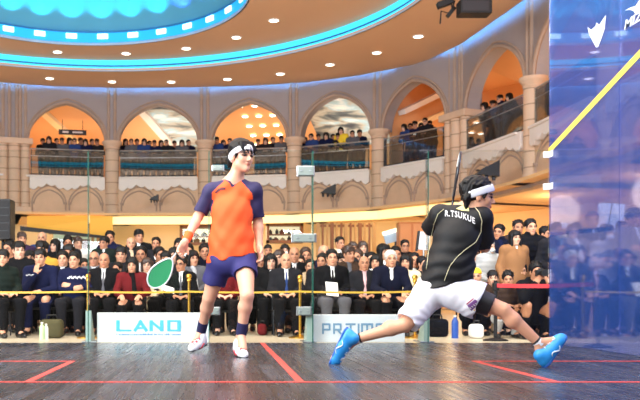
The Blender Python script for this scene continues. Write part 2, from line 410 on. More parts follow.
for i in range(len(PIL)-1):
    a, ux, n, L = bay_frame(i)
    l0, l1 = hw(i)*.9, L-hw(i+1)*.9; mid = (l0+l1)/2; w = (l1-l0)/2
    ar = [(mid+x, z) for x, z in arch_pts(w, Z_SPR, Z_APEX)]
    mb = MB().prism([(0, Z_SPR)]+ar+[(L, Z_SPR), (L, Z_TOP), (0, Z_TOP)], a, ux, UZ, n, .45)
    wl = struct(mb.build('wall_arcade', M_UP))
    m2 = MB()
    for off, r, dy in ((.02, .06, -.03), (.15, .035, -.02)):
        m2.tube([a+ux*(mid+x)+UZ*z+n*dy for x, z in arch_pts(w+off*.6, Z_SPR, Z_APEX+off)], r, 6)
    struct(autosmooth(m2.build('arch_moulding', M_MOLD, wl)))
    # spandrel under the balcony with blind tracery
    sp = MB().prism([(0, Z_SOF), (L, Z_SOF), (L, Z_SLAB), (0, Z_SLAB)], a, ux, UZ, n, .45)
    sp = struct(sp.build('wall_spandrel', M_STONE2))
    t = MB()
    lo, hi = hw(i)+.03, L-hw(i+1)-.03; q = (hi-lo)/2
    for k in range(2):
        m_ = lo+q*(k+.5)
        for dw in (0, .16):
            t.tube([a+ux*(m_+x)+UZ*z-n*.01 for x, z in arch_pts(q/2-.05-dw*.5, 3.92, 4.62-dw)], .028, 5)
    for xx in (lo+q-.07, lo+q+.07, lo+.06, hi-.06):
        t.tube([a+ux*xx+UZ*3.7-n*.02, a+ux*xx+UZ*3.98-n*.02], .03, 6); t.box(a+ux*xx+UZ*3.98-n*.03, (.045, .045, .03))
    struct(t.build('tracery', M_MOLD, sp))
    # white scalloped apron
    sw = []; nn = 9
    for k in range(nn*6+1):
        f_ = k/(nn*6); x = lo-.02+(hi-lo+.04)*f_; ph = f_*4.0
        sw.append((x, 4.70-.17*abs(math.cos(f_*2*PI))**1.4-.09*abs(math.sin(f_*9*PI))))
    ap = MB().prism([(lo-.02, 4.97)]+sw+[(hi+.02, 4.97)], a-n*.16, ux, UZ, n, .16)
    struct(ap.build('scalloped_apron', M_WHITE, sp))
    struct(MB().box(a+ux*(L/2)+UZ*4.95+n*.1, ((hi-lo)/2, .32, .035), Matrix((ux, n, UZ)).transposed(), .01).build('ledge', M_WHITE, sp))
    # balcony floor, back wall, sloping ceiling
    fl = MB().prism([(-.3, 0), (L+.3, 0), (L+.9, 5.5), (-.9, 5.5)], a+UZ*4.82, ux, n, UZ, .1); fo = struct(fl.build('floor_gallery', M_CREAM))
    bw = MB().prism([(-1.2, 4.6), (L+1.2, 4.6), (L+1.2, 8.3), (-1.2, 8.3)], a+n*5.0, ux, UZ, n, .15); struct(bw.build('wall_gallery', M_ORANGE))
    M_MUR = mural_mat(); zb = 8.25 if i == 5 else 6.75
    sl = MB().add([a-ux*.6+n*.4+UZ*8.25, a+ux*(L+.6)+n*.4+UZ*8.25, a+ux*(L+1.0)+n*5.0+UZ*zb, a-ux*1.0+n*5.0+UZ*zb,
                   a-ux*.6+n*.4+UZ*8.35, a+ux*(L+.6)+n*.4+UZ*8.35, a+ux*(L+1.0)+n*5.0+UZ*(zb+.1), a-ux*1.0+n*5.0+UZ*(zb+.1)],
                  [(0, 1, 2, 3), (7, 6, 5, 4), (0, 4, 5, 1), (1, 5, 6, 2), (2, 6, 7, 3), (3, 7, 4, 0)])
    struct(sl.build('ceiling_gallery', M_MUR if i in (2, 4) else M_ORANGE))
    def slope(xx, dd): return a+ux*xx+n*dd+UZ*(8.25-(dd-.4)*1.5/4.6-.03)
    def beam(p0, p1, wd, m_, nm):
        d = (p1-p0); Lb = d.length; d.normalize(); s_ = d.cross(UZ).normalized(); u_ = s_.cross(d)
        return trim(MB().box((p0+p1)/2, (Lb/2, wd/2, .09), Matrix((d, s_, u_)).transposed(), .01).build(nm, m_))
    if i == 1: beam(slope(.35, .7), slope(2.6, 4.4), .34, M_CREAM, 'b')
    if i == 2:
        q_ = [slope(-.8, .45), slope(.55, .45), slope(1.95, 4.7), slope(-1.0, 4.7)]
        struct(MB().add([v-UZ*.02 for v in q_]+[v+UZ*.02 for v in q_], [(3, 2, 1, 0), (4, 5, 6, 7), (0, 1, 5, 4), (1, 2, 6, 5), (2, 3, 7, 6), (3, 0, 4, 7)]).build('ceiling_panel', M_ORANGE))
        beam(slope(.7, .9), slope(2.0, 4.6), .36, M_WHITE, 'b')
    if i == 5:
        beam(a+ux*.36+n*.8+UZ*7.0, a+ux*.36+n*3.4+UZ*8.2, .34, M_WHITE, 'b'); beam(a+ux*.34+n*1.2+UZ*6.5, a+ux*.34+n*4.3+UZ*7.75, .3, M_CREAM, 'b')
    if i == 3:
        for r_ in range(5):
            for c_ in range(3):
                pp = slope(1.15+c_*.55+r_*.06, 1.4+r_*.75)
                e = empty('downlight', pp); tag(e, 'small bright downlight of the grid on the orange ceiling under the third arch', 'downlight', 'downlights in the gallery grid')
                MB().lathe((0, 0, 0), [(0.0, -.02), (.10, -.02), (.12, .0)], 12).build('diffuser', M_BULB, e)
    if i == 1:
        s = empty('overhead_sign', a+ux*2.2+n*2.2+UZ*7.05); s.rotation_euler = (0, 0, math.atan2(ux.y, ux.x))
        tag(s, 'dark overhead direction sign hanging under the first full arch from the left', 'sign')
        MB().box((0, 0, 0), (.55, .04, .10), bev=.01).build('panel', M_BLACK, s)
        for xx in (-.4, .4): MB().tube([(xx, 0, .1), (xx, 0, .5)], .012, 6).build('hanger', M_DARK, s)
        MB().box((-.28, -.043, 0), (.12, .004, .035)).build('sign_mark', M_WHITE, s); MB().box((.2, -.043, 0), (.2, .004, .03)).build('sign_mark', M_WHITE, s)
    if i == 6:
        s = empty('hanging_sign', a+ux*1.9+n*3.2+UZ*6.8); s.rotation_euler = (0, 0, math.atan2(ux.y, ux.x))
        tag(s, 'small dark hanging sign inside the arch right of the big clustered pillar', 'sign')
        MB().box((0, 0, 0), (.5, .03, .12), bev=.01).build('panel', M_BLACK, s)
        MB().box((.05, -.034, 0), (.1, .004, .07)).build('sign_mark', M_WARM, s)
        for xx in (-.3, .3): MB().tube([(xx, 0, .1), (xx, 0, .5)], .012, 6).build('hanger', M_DARK, s)
    if i == 5: struct(MB().prism([(0, 4.92), (4.4, 4.92), (4.4, 8.4), (0, 8.4)], a+n*.55+ux*.02, n, UZ, ux, .12).build('wall_partition', M_ORANGE))
    # balustrade: one thing per bay
    if i in (0, 1, 2, 3, 4, 5, 6, 7):
        r = empty('glass_balustrade', a+UZ*4.98-n*.02); r.rotation_euler = (0, 0, math.atan2(ux.y, ux.x))
        where = ['under the arch cut off at the far left', 'under the first full arch from the left', 'under the arch with the cloud mural', 'under the arch behind the orange shirted player',
                 'under the arch with orange and green clouds', 'under the arch left of the big clustered pillar', 'under the arch right of the big clustered pillar', 'seen through the blue glass at the right'][i]
        tag(r, 'glass balcony balustrade with thin metal rail '+where, 'balustrade', 'balcony balustrades')
        sgn = -1 if ux.x < 0 else 1
        MB().box(((lo+hi)/2, 0, .50), ((hi-lo)/2, .008, .46)).build('glass_pane', M_RAILGLASS, r)
        MB().tube([(lo, 0, 1.0), (hi, 0, 1.0)], .025, 8).build('handrail', M_STEEL, r)
        MB().tube([(lo, 0, .06), (hi, 0, .06)], .022, 8).build('bottom_rail', M_DARK, r)
        MB().tube([(lo, 0, .74), (hi, 0, .74)], .012, 6).build('mid_rail', M_STEEL, r)
        for k in range(4): MB().tube([(lo+.04+(hi-lo-.08)*k/3, .02, .0), (lo+.04+(hi-lo-.08)*k/3, .02, 1.0)], .02, 6).build('post', M_DARK, r)
# ---------------------------------------------------------------- pillars
PLAB = {0: 'beige stone pillar beyond the left edge of the photo', 1: 'thick clustered stone pillar at the left edge of the arcade', 2: 'round stone pillar between the first full arch and the mural arch',
        3: 'round stone pillar just left of the orange shirted player', 4: 'round stone pillar just right of the orange shirted player', 5: 'round stone pillar between the cloud arch and the beam arch',
        6: 'thick clustered stone pillar behind the raised racket', 7: 'slim stone pillar nearest the edge of the blue glass', 8: 'stone pillar seen through the blue glass wall', 9: 'stone pillar at the near right end of the arcade'}
for i, p in enumerate(PIL):
    j = min(i, len(PIL)-2); _, ux, n, _ = bay_frame(j)
    if 0 < i < len(PIL)-1:
        _, u0, n0, _ = bay_frame(i-1); n = (n+n0).normalized(); ux = (ux+u0).normalized()
    e = empty('stone_pillar', (p.x, p.y, Z_SOF-.1), math.atan2(ux.y, ux.x)); tag(e, PLAB[i], 'pillar', 'arcade pillars')
    sg = 1 if Vector((-ux.y, ux.x, 0)).dot(n) > 0 else -1      # local +y*sg is outward
    z0 = Z_SOF-.1
    if i in BIGP:
        core = MB().box((0, sg*.25, (6.3-z0)/2), (.52, .3, (6.3-z0)/2)); core.build('core', M_STONE, e)
        for xx, rr in ((-.40, .17), (0, .22), (.40, .17)):
            autosmooth(MB().tube([(xx, -sg*.06, 0), (xx, -sg*.06, 6.15-z0)], rr, 14).build('shaft', M_STONE, e))
        MB().box((0, sg*.1, 6.22-z0), (.66, .42, .11), bev=.03).build('capital', M_STONE, e)
        MB().box((0, sg*.1, .16), (.62, .4, .14), bev=.03).build('plinth', M_STONE, e)
        MB().box((0, sg*.25, 7.5-z0), (.5, .25, 1.3)).build('backing', M_UP, e)
        for xx in (-.4, -.17, .10, .22, .42):
            autosmooth(MB().tube([(xx, -sg*.03, 6.3-z0), (xx, -sg*.03, Z_TOP-z0)], .065, 10).build('colonnette', M_MOLD, e))
    else:
        autosmooth(MB().tube([(0, sg*.08, 0), (0, sg*.08, .25), (0, sg*.08, .3), (0, sg*.08, 6.1-z0)], [.3, .3, .27, .27], 18).build('shaft', M_STONE, e))
        autosmooth(MB().lathe((0, sg*.08, 6.05-z0), [(.26, 0), (.30, .05), (.28, .09), (.36, .2), (.38, .22), (.38, .3), (0, .3)], 18).build('capital', M_STONE, e), 50)
        MB().box((0, sg*.2, 7.6-z0), (.2, .22, 1.3)).build('backing', M_UP, e)
        for xx in (-.13, .11):
            autosmooth(MB().tube([(xx, -sg*.03, 6.3-z0), (xx, -sg*.03, Z_TOP-z0)], .06, 10).build('colonnette', M_MOLD, e))
# ================================================================= ceiling: stepped rings and dome
C2 = Vector((-3.5, 20.7, 0)); R2 = 9.1; C1 = Vector((-3.9, 23.2, 0)); R1 = 4.85
Z3, Z2, Z1 = 8.28, 8.67, 9.13
def outer_at(c, a):
    d = Vector((math.cos(a), math.sin(a), 0)); best = 60
    poly = WALL+[WALL[0]]
    for (x0, y0), (x1, y1) in zip(poly[:-1], poly[1:]):
        ex, ey = x1-x0, y1-y0; det = d.x*(-ey)-d.y*(-ex)
        if abs(det) < 1e-9: continue
        rx, ry = x0-c.x, y0-c.y
        t = (rx*(-ey)-ry*(-ex))/det; s_ = (d.x*ry-d.y*rx)/det
        if t > 0 and -1e-6 <= s_ <= 1+1e-6: best = min(best, t)
    return best
NA = 120
def ring(name, cin, rin, cout, rout, z, th, m):
    vs, fs = [], []
    for k in range(NA):
        a = 2*PI*k/NA; d = Vector((math.cos(a), math.sin(a), 0))
        pi_ = cin+d*rin; po = cout+d*(rout(a) if callable(rout) else rout)
        vs += [pi_+UZ*z, po+UZ*z, po+UZ*(z+th), pi_+UZ*(z+th)]
    for k in range(NA):
        b0, b1 = 4*k, 4*((k+1) % NA)
        for q in range(4): fs.append((b0+q, b0+(q+1) % 4, b1+(q+1) % 4, b1+q))
    mb = MB(); mb.add(vs, fs); return struct(mb.build(name, m))
ring('ceiling_outer', C2, R2, C2, lambda a: outer_at(C2, a)-.42, Z3, .10, M_TAN)
ring('ceiling_inner', C1, R1, C2, R2+.35, Z2, .10, M_TAN)
def band(c, r, z0, z1, m, nm='t', th=.05):
    o = MB().lathe(c, [(r, z0), (r, z1), (r+th, z1), (r+th, z0), (r, z0)], NA).build(nm, m); return trim(o)
# outer edge lip + cove lamp washing the wall
vs, fs = [], []
for k in range(NA):
    a = 2*PI*k/NA; d = Vector((math.cos(a), math.sin(a), 0)); ro = outer_at(C2, a)
    for rr, zz in ((ro-.42, Z3), (ro-.40, Z3), (ro-.40, Z3+.16), (ro-.42, Z3+.16)): vs.append(C2+d*rr+UZ*zz)
for k in range(NA):
    b0, b1 = 4*k, 4*((k+1) % NA)
    for q in range(4): fs.append((b0+q, b0+(q+1) % 4, b1+(q+1) % 4, b1+q))
trim(MB().add(vs, fs).build('t', M_LIP))
vs = []
for k in range(NA):
    a = 2*PI*k/NA; d = Vector((math.cos(a), math.sin(a), 0)); ro = outer_at(C2, a)
    for rr, zz in ((ro-.56, Z3+.17), (ro-.46, Z3+.17), (ro-.46, Z3+.23), (ro-.56, Z3+.23)): vs.append(C2+d*rr+UZ*zz)
trim(MB().add(vs, fs).build('t', M_BLUELED))
# fascia of the middle step: lip, LED, teal, LED
band(C2, R2-.01, Z3, Z3+.05, M_LIP); band(C2, R2+.01, Z3+.05, Z3+.16, M_CYAN); band(C2, R2+.02, Z3+.16, Z3+.22, M_TEAL); band(C2, R2+.01, Z3+.22, Z2+.0, M_CYAN)
# fascia of the dome rim
M_RIM = mat('dome_fascia_lit', (40, 180, 235), emis=.55)  # cyan wash on the fascia put in as emission
band(C1, R1-.01, Z2, Z2+.07, M_LIP); band(C1, R1, Z2+.07, Z1-.05, M_RIM); band(C1, R1-.03, Z1-.05, Z1, M_TEAL, th=.12)
dome = MB().lathe(C1+UZ*Z1, [(R1+.1, 0), (R1-.1, .35), (R1-.5, .8), (R1-1.3, 1.35), (R1-2.5, 1.85), (R1-3.8, 2.15), (0.01, 2.25)], 64).build('ceiling_dome', M_DOME_WASH, smooth=True); struct(dome)
for k in range(-9, 10):
    a = PI/2-.05+k*.21; d = Vector((math.cos(a), math.sin(a), 0))
    e = empty('rim_lamp', C1+d*(R1-.03)+UZ*(Z1-.17), a-PI/2); tag(e, 'white rectangular lamp on the cyan rim under the dome', 'ceiling lamp', 'lamps around the dome rim')
    MB().box((0, .0, 0), (.17, .035, .075), bev=.01).build('diffuser', M_RIMB, e); MB().box((0, .03, 0), (.185, .025, .09), bev=.01).build('housing', M_LIP, e)
DL_IN = [(230/4, 207/4), (504/4, 213/4), (160+105/4, 193/4), (160+305/4, 149/4), (160+455/4, 81/4)]
DL_OUT = [(198/4, 313/4), (448/4, 326/4), (160+45/4, 327/4), (160+270/4, 316/4), (160+481/4, 295/4), (320+40/4, 258/4), (320+227/4, 210/4), (320+393/4, 145/4)]
for lst, z, what in ((DL_IN, Z2, 'inner'), (DL_OUT, Z3, 'outer')):
    for (x, y) in lst:
        D = (z-CH)*F/(VY-y); p = P(x, y, D)
        e = empty('downlight', (p.x, p.y, z)); tag(e, 'small round downlight in the %s tan ceiling ring' % what, 'downlight', 'downlights in the %s ceiling ring' % what)
        MB().lathe((0, 0, 0), [(.0, -.015), (.14, -.015)], 16).build('diffuser', M_BULB, e)
        MB().lathe((0, 0, 0), [(.14, .0), (.14, -.02), (.17, -.02), (.185, 0)], 16).build('trim_ring', M_WHITE, e)
# ================================================================= ground floor behind the arcade
for i in range(len(PIL)-1):
    a, ux, n, L = bay_frame(i)
    struct(MB().prism([(-.2, -.5), (L+.2, -.5), (L+1.2, 4.6), (-1.2, 4.6)], a+UZ*3.5, ux, n, UZ, .09).build('ceiling_ground', M_PEACH))
    struct(MB().prism([(-1, 0), (L+1, 0), (L+1, 3.52), (-1, 3.52)], a+n*4.3, ux, UZ, n, .15).build('wall_shopfront', M_PEACH if i > 4 else M_CREAM))
    if 2 <= i <= 5:      # continuous warm light box over the shops
        trim(MB().prism([(-.02, 3.22), (L+.02, 3.22), (L+.02, 3.56), (-.02, 3.56)], a-n*.05, ux, UZ, n, .3).build('t', M_WARM))
    elif i == 1:
        trim(MB().prism([(1.9, 3.3), (L+.02, 3.22), (L+.02, 3.56), (1.9, 3.56)], a-n*.05, ux, UZ, n, .3).build('t', M_WARM))
    else:
        trim(MB().prism([(-.02, 3.40), (L+.02, 3.40), (L+.02, 3.56), (-.02, 3.56)], a-n*.05, ux, UZ, n, .3).build('t', M_MOLD))
hf = MB().box((-3, 24, -.06), (16, 20, .03)).build('floor_hall', mat('beige_hall_floor', (205, 192, 166), rough=.35, noise=.04, nscale=3)); struct(hf)
# ================================================================= the court
XL, XR, DB = -2.75, 3.71, 9.556
cf = MB().box(((XL+XR)/2, 4.7, -.05), ((XR-XL)/2+.02, 4.9, .05)).build('floor_court', floor_mat()); struct(cf)
M_RED = mat('court_line_red', (214, 74, 66), rough=.45, noise=.10, nscale=6)
DS = 5.27
def line(x0, x1, y0, y1): trim(MB().box(((x0+x1)/2, (y0+y1)/2, .0012), ((x1-x0)/2, (y1-y0)/2, .0012)).build('t', M_RED))
line(XL, XR, DS-.025, DS+.025); line(.50, .55, DS+.025, DB-.02)
for (x0, x1, xi) in ((XL, -1.125, -1.15), (2.07, XR, 2.095)):
    line(x0, x1, DS+1.63, DS+1.68)
line(-1.175, -1.125, DS+.025, DS+1.63); line(2.07, 2.12, DS+.025, DS+1.63)
# back wall: five glass panels, 2.13 m high; panel three is the door
JX = [XL, -1.41, -.067, 1.089, 2.37, XR]
for k in range(5):
    x0, x1 = JX[k]+.004, JX[k+1]-.004
    nm = 'door_1' if k == 2 else 'window_%d' % (k+1 if k < 2 else k)
    g = struct(MB().box(((x0+x1)/2, DB+.006, 1.07), ((x1-x0)/2, .006, 1.065)).build(nm, M_BACKGLASS))
    struct(MB().box(((x0+x1)/2, DB+.006, 2.14), ((x1-x0)/2, .007, .006)).build('glass_edge', M_BACKGLASS, g))
    if k < 4:
        struct(MB().box((x1+.004, DB+.006, 1.07), (.004, .008, 1.065)).build('glass_edge', M_EDGE, g))
        trim(MB().box((x1+.004, DB+.075, 1.07), (.005, .06, 1.065)).build('t', M_EDGE if k == 2 else M_BACKGLASS))
def patch(x, z, w, h, label, nm='glass_fitting'):
    e = empty(nm, (x, DB-.012, z)); tag(e, label, 'fitting', 'clamp fittings on the back glass')
    MB().box((0, 0, 0), (w*.85, .012, h*.85), bev=.006).build('plate', mat('fitting_grey', (132, 144, 136), rough=.35), e)
    MB().box((0, .03, 0), (w, .012, h), bev=.006).build('back_plate', M_STEEL, e)
    for s in (-.5, .5): autosmooth(MB().lathe((s*w, -.012, 0), [(.014, .0), (.014, .004), (0, .004)], 10).build('screw', M_STEEL, e))
def pz(y): return (VY-y)/90+CH
patch(JX[2]+.06, pz(311), .065, .045, 'pale clamp fitting low on the glass behind the orange player\'s legs')
patch(JX[3]-.10, pz(311), .085, .05, 'pale clamp fitting low on the glass right of the red centre line')
patch(JX[3]-.10, pz(238), .14, .05, 'pale clamp fitting at mid height on the glass joint above the bald man')
patch(JX[2]+.10, pz(168), .07, .035, 'pale clamp fitting near the glass top behind the orange player\'s neck')
patch(JX[3]-.08, pz(171), .10, .06, 'pale clamp fitting near the glass top under the cloud arch')
def fin(x, label, lean):
    e = empty('glass_fin', (x, DB+.05, 0)); tag(e, label, 'glass fin', 'frosted fins behind the back glass')
    MB().prism([(0, 0), (.30, 0), (.30, .04), (.03, .36), (0, .36)], (-.035+lean, 0, .0), (0, 1, 0), (0, 0, 1), (1, 0, 0), .06).build('blade', M_FIN, e)
    MB().box((0, .16, .008), (.08, .17, .008), bev=.004).build('foot_plate', M_STEEL, e)
fin(JX[1]+.0, 'frosted triangular fin left of the first white sponsor board', 0); fin(JX[4], 'frosted triangular fin right of the second sponsor board under the white shorts', 0)
fin(JX[3]-.03, 'frosted triangular fin between the door and the second sponsor board', 0)
# side walls of blue filmed glass
HW = 5.0
panel_edges = [-.2, 1.9, 3.85, 5.8, 7.9, DB-.005]
n_w = 5
for side, X in (('right', XR), ('left', XL)):
    for k in range(5):
        y0, y1 = panel_edges[k]+.004, panel_edges[k+1]-.004
        xc = X+.006 if side == 'right' else X-.006
        n_w += 1
        g = struct(MB().box((xc, (y0+y1)/2, HW/2), (.006, (y1-y0)/2, HW/2)).build('window_%d' % n_w, M_BLUEGLASS if side == 'right' else M_BACKGLASS))
M_YEL = mat('yellow_line', (244, 218, 92), rough=.5)
def wline(z0, z1, h, nm, m):        # sloped line on the court side of the right wall
    trim(MB().add([(XR-.001, -.2, z0-h), (XR-.001, DB, z1-h), (XR-.001, DB, z1+h), (XR-.001, -.2, z0+h),
                   (XR-.004, -.2, z0-h), (XR-.004, DB, z1-h), (XR-.004, DB, z1+h), (XR-.004, -.2, z0+h)],
                  [(0, 1, 2, 3), (7, 6, 5, 4), (0, 4, 5, 1), (1, 5, 6, 2), (2, 6, 7, 3), (3, 7, 4, 0)]).build(nm, m))
wline(4.57, 2.13, .033, 't', M_YEL)
for yv, lab in ((155, 'white corner clamp where the yellow line meets the back glass'), (187, 'white corner clamp below the end of the yellow line')):
    e = empty('corner_clamp', (XR-.03, DB-.02, pz(yv))); tag(e, lab, 'fitting')
    MB().box((0, 0, 0), (.04, .015, .035), bev=.006).build('plate', mat('clamp_white', (235, 240, 240), rough=.3), e)
    MB().box((.022, -.05, 0), (.006, .06, .035), bev=.003).build('side_plate', MATS['clamp_white'], e)
# logos on the court side of the right wall (drawn along the wall, y towards the camera on the picture's right)
M_LOGO = mat('white_vinyl', (206, 218, 236), rough=.5)
def wp(x, y):                       # photo pixel -> (Y,Z) on the right wall
    D = XR*F/(x-VX); return D, (VY-y)/F*D+CH
def wall_poly(name, pts, m, off=.003, parent=None):
    q = [wp(x, y) for x, y in pts]
    return MB().prism([(-d, z) for d, z in q], (XR-off, 0, 0), (0, -1, 0), (0, 0, 1), (-1, 0, 0), .002).build(name, m, parent)
sh = wall_poly('crest_logo', [(588, 27), (591.5, 30), (596, 26), (597, 22.5), (599.5, 25), (606.3, 15), (605, 29), (602, 38), (598.5, 47), (596.5, 47.5), (593, 41), (589.5, 34)], M_LOGO)
tag(sh, 'white pointed shield crest high on the blue glass wall', 'logo')
vs, fs = fit_text('PSA', 1, 1, bold=.02)
cy, cz = wp(597, 31.5)
q = mesh_obj('crest_lettering', [(XR-.007, cy-v.x*.13, cz+v.y*.11+v.x*.05) for v in vs], fs, mat('logo_grey', (176, 190, 215), rough=.5), sh)
rl = wall_poly('bird_mark', [(625.5, 10.5), (631, 7.5), (636, 6), (640.5, -1), (648, -8), (643, 2), (640, 12), (636.5, 15), (634, 11), (630, 9.6)], M_LOGO)
tag(rl, 'white winged sports mark above the slanted word near the top right corner', 'logo')
vs, fs = fit_text('MIZUNO', 1, 1, bold=.012, shear=.2, extrude=.003)
(y0, z0), (y1, z1) = wp(625, 25.5), wp(668, -1)
tx = mesh_obj('brand_lettering', [(XR-.004-v.z, y0+(y1-y0)*(v.x+.5), z0+(z1-z0)*(v.x+.5)+v.y*.085) for v in vs], fs, M_LOGO)
tag(tx, 'slanted white word lettered on the blue glass at the top right edge', 'lettering')
# sponsor boards
M_BOARD = mat('board_white', (244, 247, 246), rough=.5)
def board(x0, x1, h, label):
    e = empty('sponsor_board', ((x0+x1)/2, DB+.16, 0)); tag(e, label, 'sign')
    MB().box((0, 0, h/2), ((x1-x0)/2, .03, h/2), bev=.006).build('panel', M_BOARD, e)
    for s in (-1, 1): MB().box((s*((x1-x0)/2-.05), .08, .02), (.02, .07, .02), bev=.004).build('foot', M_STEEL, e)
    return e
def board_text(e, s, cx, cz, w, h, m, **k):
    vs, fs = fit_text(s, w, h, **k)
    return mesh_obj('lettering', [(cx+v.x, -.0335, cz+v.y) for v in vs], fs, m, e)
M_AQUA = mat('aqua_print', (92, 200, 224), rough=.5); M_SKY = mat('blue_print', (88, 160, 224), rough=.5); M_GREYB = mat('grey_blue_print', (128, 168, 196), rough=.5)
s_ = F/(DB+.13)
b1 = board((97-VX)/s_, (209-VX)/s_, .335, 'long white sponsor board with aqua lettering LAND behind the glass')
bx = (97+209)/2
def stroke_letters(e, polys, m):      # heavy squared letters drawn as thick strokes
    for st in polys:
        mb = MB()
        for k_, (p0, p1, wd) in enumerate(st):
            p0, p1 = Vector((p0[0], -.0012*k_, p0[1])), Vector((p1[0], -.0012*k_, p1[1])); d = (p1-p0).normalized(); n_ = Vector((-d.z, 0, d.x))*wd/2
            mb.add([p0+n_+Vector((0, -.0335, 0)), p0-n_+Vector((0, -.0335, 0)), p1-n_+Vector((0, -.0335, 0)), p1+n_+Vector((0, -.0335, 0))], [(0, 1, 2, 3)])
        mb.build('letter', m, e)
def bpx(x, y): return ((x-bx)/s_, (VY-y)/s_+CH)
L = bpx
T = 3.6/s_; t_ = 1.8/s_
stroke_letters(b1, [
    [(L(118, 320.2), L(118, 331.2), T), (L(116.2, 330.4), L(131.5, 330.4), t_)],
    [(L(134.5, 331.2), L(141.5, 320.4), T*.9), (L(139.5, 320.4), L(147, 331.2), T*.9), (L(138, 328), L(145, 328), t_)],
    [(L(151.2, 331.2), L(151.2, 320.2), T), (L(151, 321.2), L(162, 330.4), T*.7), (L(161.8, 331.2), L(161.8, 320.2), T)],
    [(L(168.8, 331.2), L(168.8, 320.2), T*.9), (L(167.3, 321), L(180.8, 321), t_), (L(167.3, 330.4), L(180.8, 330.4), t_), (L(179, 331.2), L(179, 320.2), T)]], M_AQUA)
mb = MB(); x_ = 116.5; rr = random.Random(3)
while x_ < 179.5:
    w_ = rr.uniform(.5, 1.5); h_ = rr.choice((.9, 1.2, 1.7)); cx_, cz_ = bpx(x_, 334.6)
    mb.box((cx_+w_/2/s_, -.0335, cz_+(h_-1.2)/2/s_), (w_/2/s_, .0005, h_/2/s_)); x_ += w_+(.45 if rr.random() > .14 else 1.6)
mb.build('small_print_line', M_SKY, b1)
b2 = board((313-VX)/s_, (405-VX)/s_, .315, 'long white sponsor board with grey blue lettering PR TIMES behind the glass')
bx = (313+405)/2
vs_ = []
T = 1.9/s_; a_, m_, z_ = 324.2, 328.8, 333.4
stroke_letters(b2, [
    [(L(323, 334), L(323, 323.6), T), (L(322, a_), L(329.5, a_), T), (L(322, 329.6), L(329.5, 329.6), T), (L(329.5, 323.6), L(329.5, 330.2), T)],
    [(L(334, 334), L(334, 323.6), T), (L(333, a_), L(340.5, a_), T), (L(333, 329.6), L(340.5, 329.6), T), (L(340.5, 323.6), L(340.5, 330.2), T), (L(337.5, 329.6), L(341, 334), T)],
    [(L(345.5, a_), L(355.5, a_), T), (L(350.5, 323.6), L(350.5, 334), T)], [(L(358.5, 334), L(358.5, 323.6), T)],
    [(L(362, 334), L(362, 323.6), T), (L(361, a_), L(373, a_), T), (L(367, 323.6), L(367, 334), T), (L(372, 334), L(372, 323.6), T)],
    [(L(376.5, 334), L(376.5, 323.6), T), (L(376, a_), L(384, a_), T), (L(376, m_), L(383, m_), T), (L(376, z_), L(384, z_), T)],
    [(L(387, a_), L(395, a_), T), (L(387.8, 323.6), L(387.8, 329.4), T), (L(387, m_), L(395, m_), T), (L(394.2, 328.4), L(394.2, 334), T), (L(387, z_), L(395, z_), T)]], M_GREYB)
# stanchions and barrier tapes
def stanchion(x, ytop, D, label, m=M_GOLD):
    p = P(x, ytop, D); h = p.z
    e = empty('stanchion', (p.x, D, -.03)); tag(e, label, 'stanchion')
    autosmooth(MB().lathe((0, 0, 0), [(0, 0), (.15, 0), (.15, .012), (.05, .035), (.02, .05), (0, .05)], 20).build('base', m, e))
    autosmooth(MB().tube([(0, 0, .04), (0, 0, h-.02)], .018, 12).build('pole', m, e))
    autosmooth(MB().lathe((0, 0, h-.03), [(.018, 0), (.03, .01), (.03, .03), (.022, .04), (.038, .06), (.036, .085), (.02, .1), (0, .104)], 14).build('finial', m, e))
stanchion(189, 277, 11.25, 'brass barrier post left of the orange player\'s thigh'); stanchion(300, 278, 11.25, 'brass barrier post right of the bald man in the front row')
stanchion(88, 277, 11.25, 'brass barrier post behind the glass joint beside the grey haired man'); stanchion(415, 278, 11.25, 'brass barrier post hidden behind the black shirted player')
stanchion(-40, 277, 11.25, 'brass barrier post beyond the left edge of the photo')
M_YTAPE = mat('yellow_tape', (206, 166, 58), rough=.5); M_RTAPE = mat('red_tape', (226, 52, 60), rough=.5)
def tape(pts, h, m, label):
    vs, fs = [], []
    for i, p in enumerate(pts):
        for dy in (-.003, .003):
            vs += [p+Vector((0, dy, -h)), p+Vector((0, dy, h))]
    for i in range(len(pts)-1):
        a, b = 4*i, 4*i+4
        fs += [(a, b, b+1, a+1), (a+2, a+3, b+3, b+2), (a+1, b+1, b+3, a+3), (a, a+2, b+2, b)]
    fs += [(0, 1, 3, 2), (len(vs)-4, len(vs)-2, len(vs)-1, len(vs)-3)]
    o = MB().add(vs, fs).build('barrier_tape', m); tag(o, label, 'barrier tape'); return o
pts = []
xs = [-40, 88, 189, 300, 415]
for a_, b_ in zip(xs[:-1], xs[1:]):
    for k in range(6): pts.append(P(a_+(b_-a_)*k/6, 291.6+.9*math.sin(PI*k/6), 11.2))
pts.append(P(415, 291.6, 11.2))
tape(pts, .0125, M_YTAPE, 'yellow barrier tape stretched in front of the seated spectators')
tape([P(497, 285.5, 10.55), P(520, 286, 10.35), P(549, 286, 10.15), P(572, 285, 9.7), P(597, 284, 9.25)], .024, M_RTAPE, 'red barrier tape in front of the photographers, running behind the blue glass')
def black_post(x, y, D, lab):
    p = P(x, y, D); e = empty('stanchion', (p.x, D, -.03)); tag(e, lab, 'stanchion')
    autosmooth(MB().lathe((0, 0, 0), [(0, 0), (.15, 0), (.15, .015), (.03, .04), (0, .04)], 18).build('base', M_BLACK, e))
    autosmooth(MB().tube([(0, 0, .03), (0, 0, p.z+.1)], .022, 10).build('pole', M_BLACK, e)); MB().box((0, 0, p.z+.02), (.035, .035, .05), bev=.01).build('tape_head', M_BLACK, e)
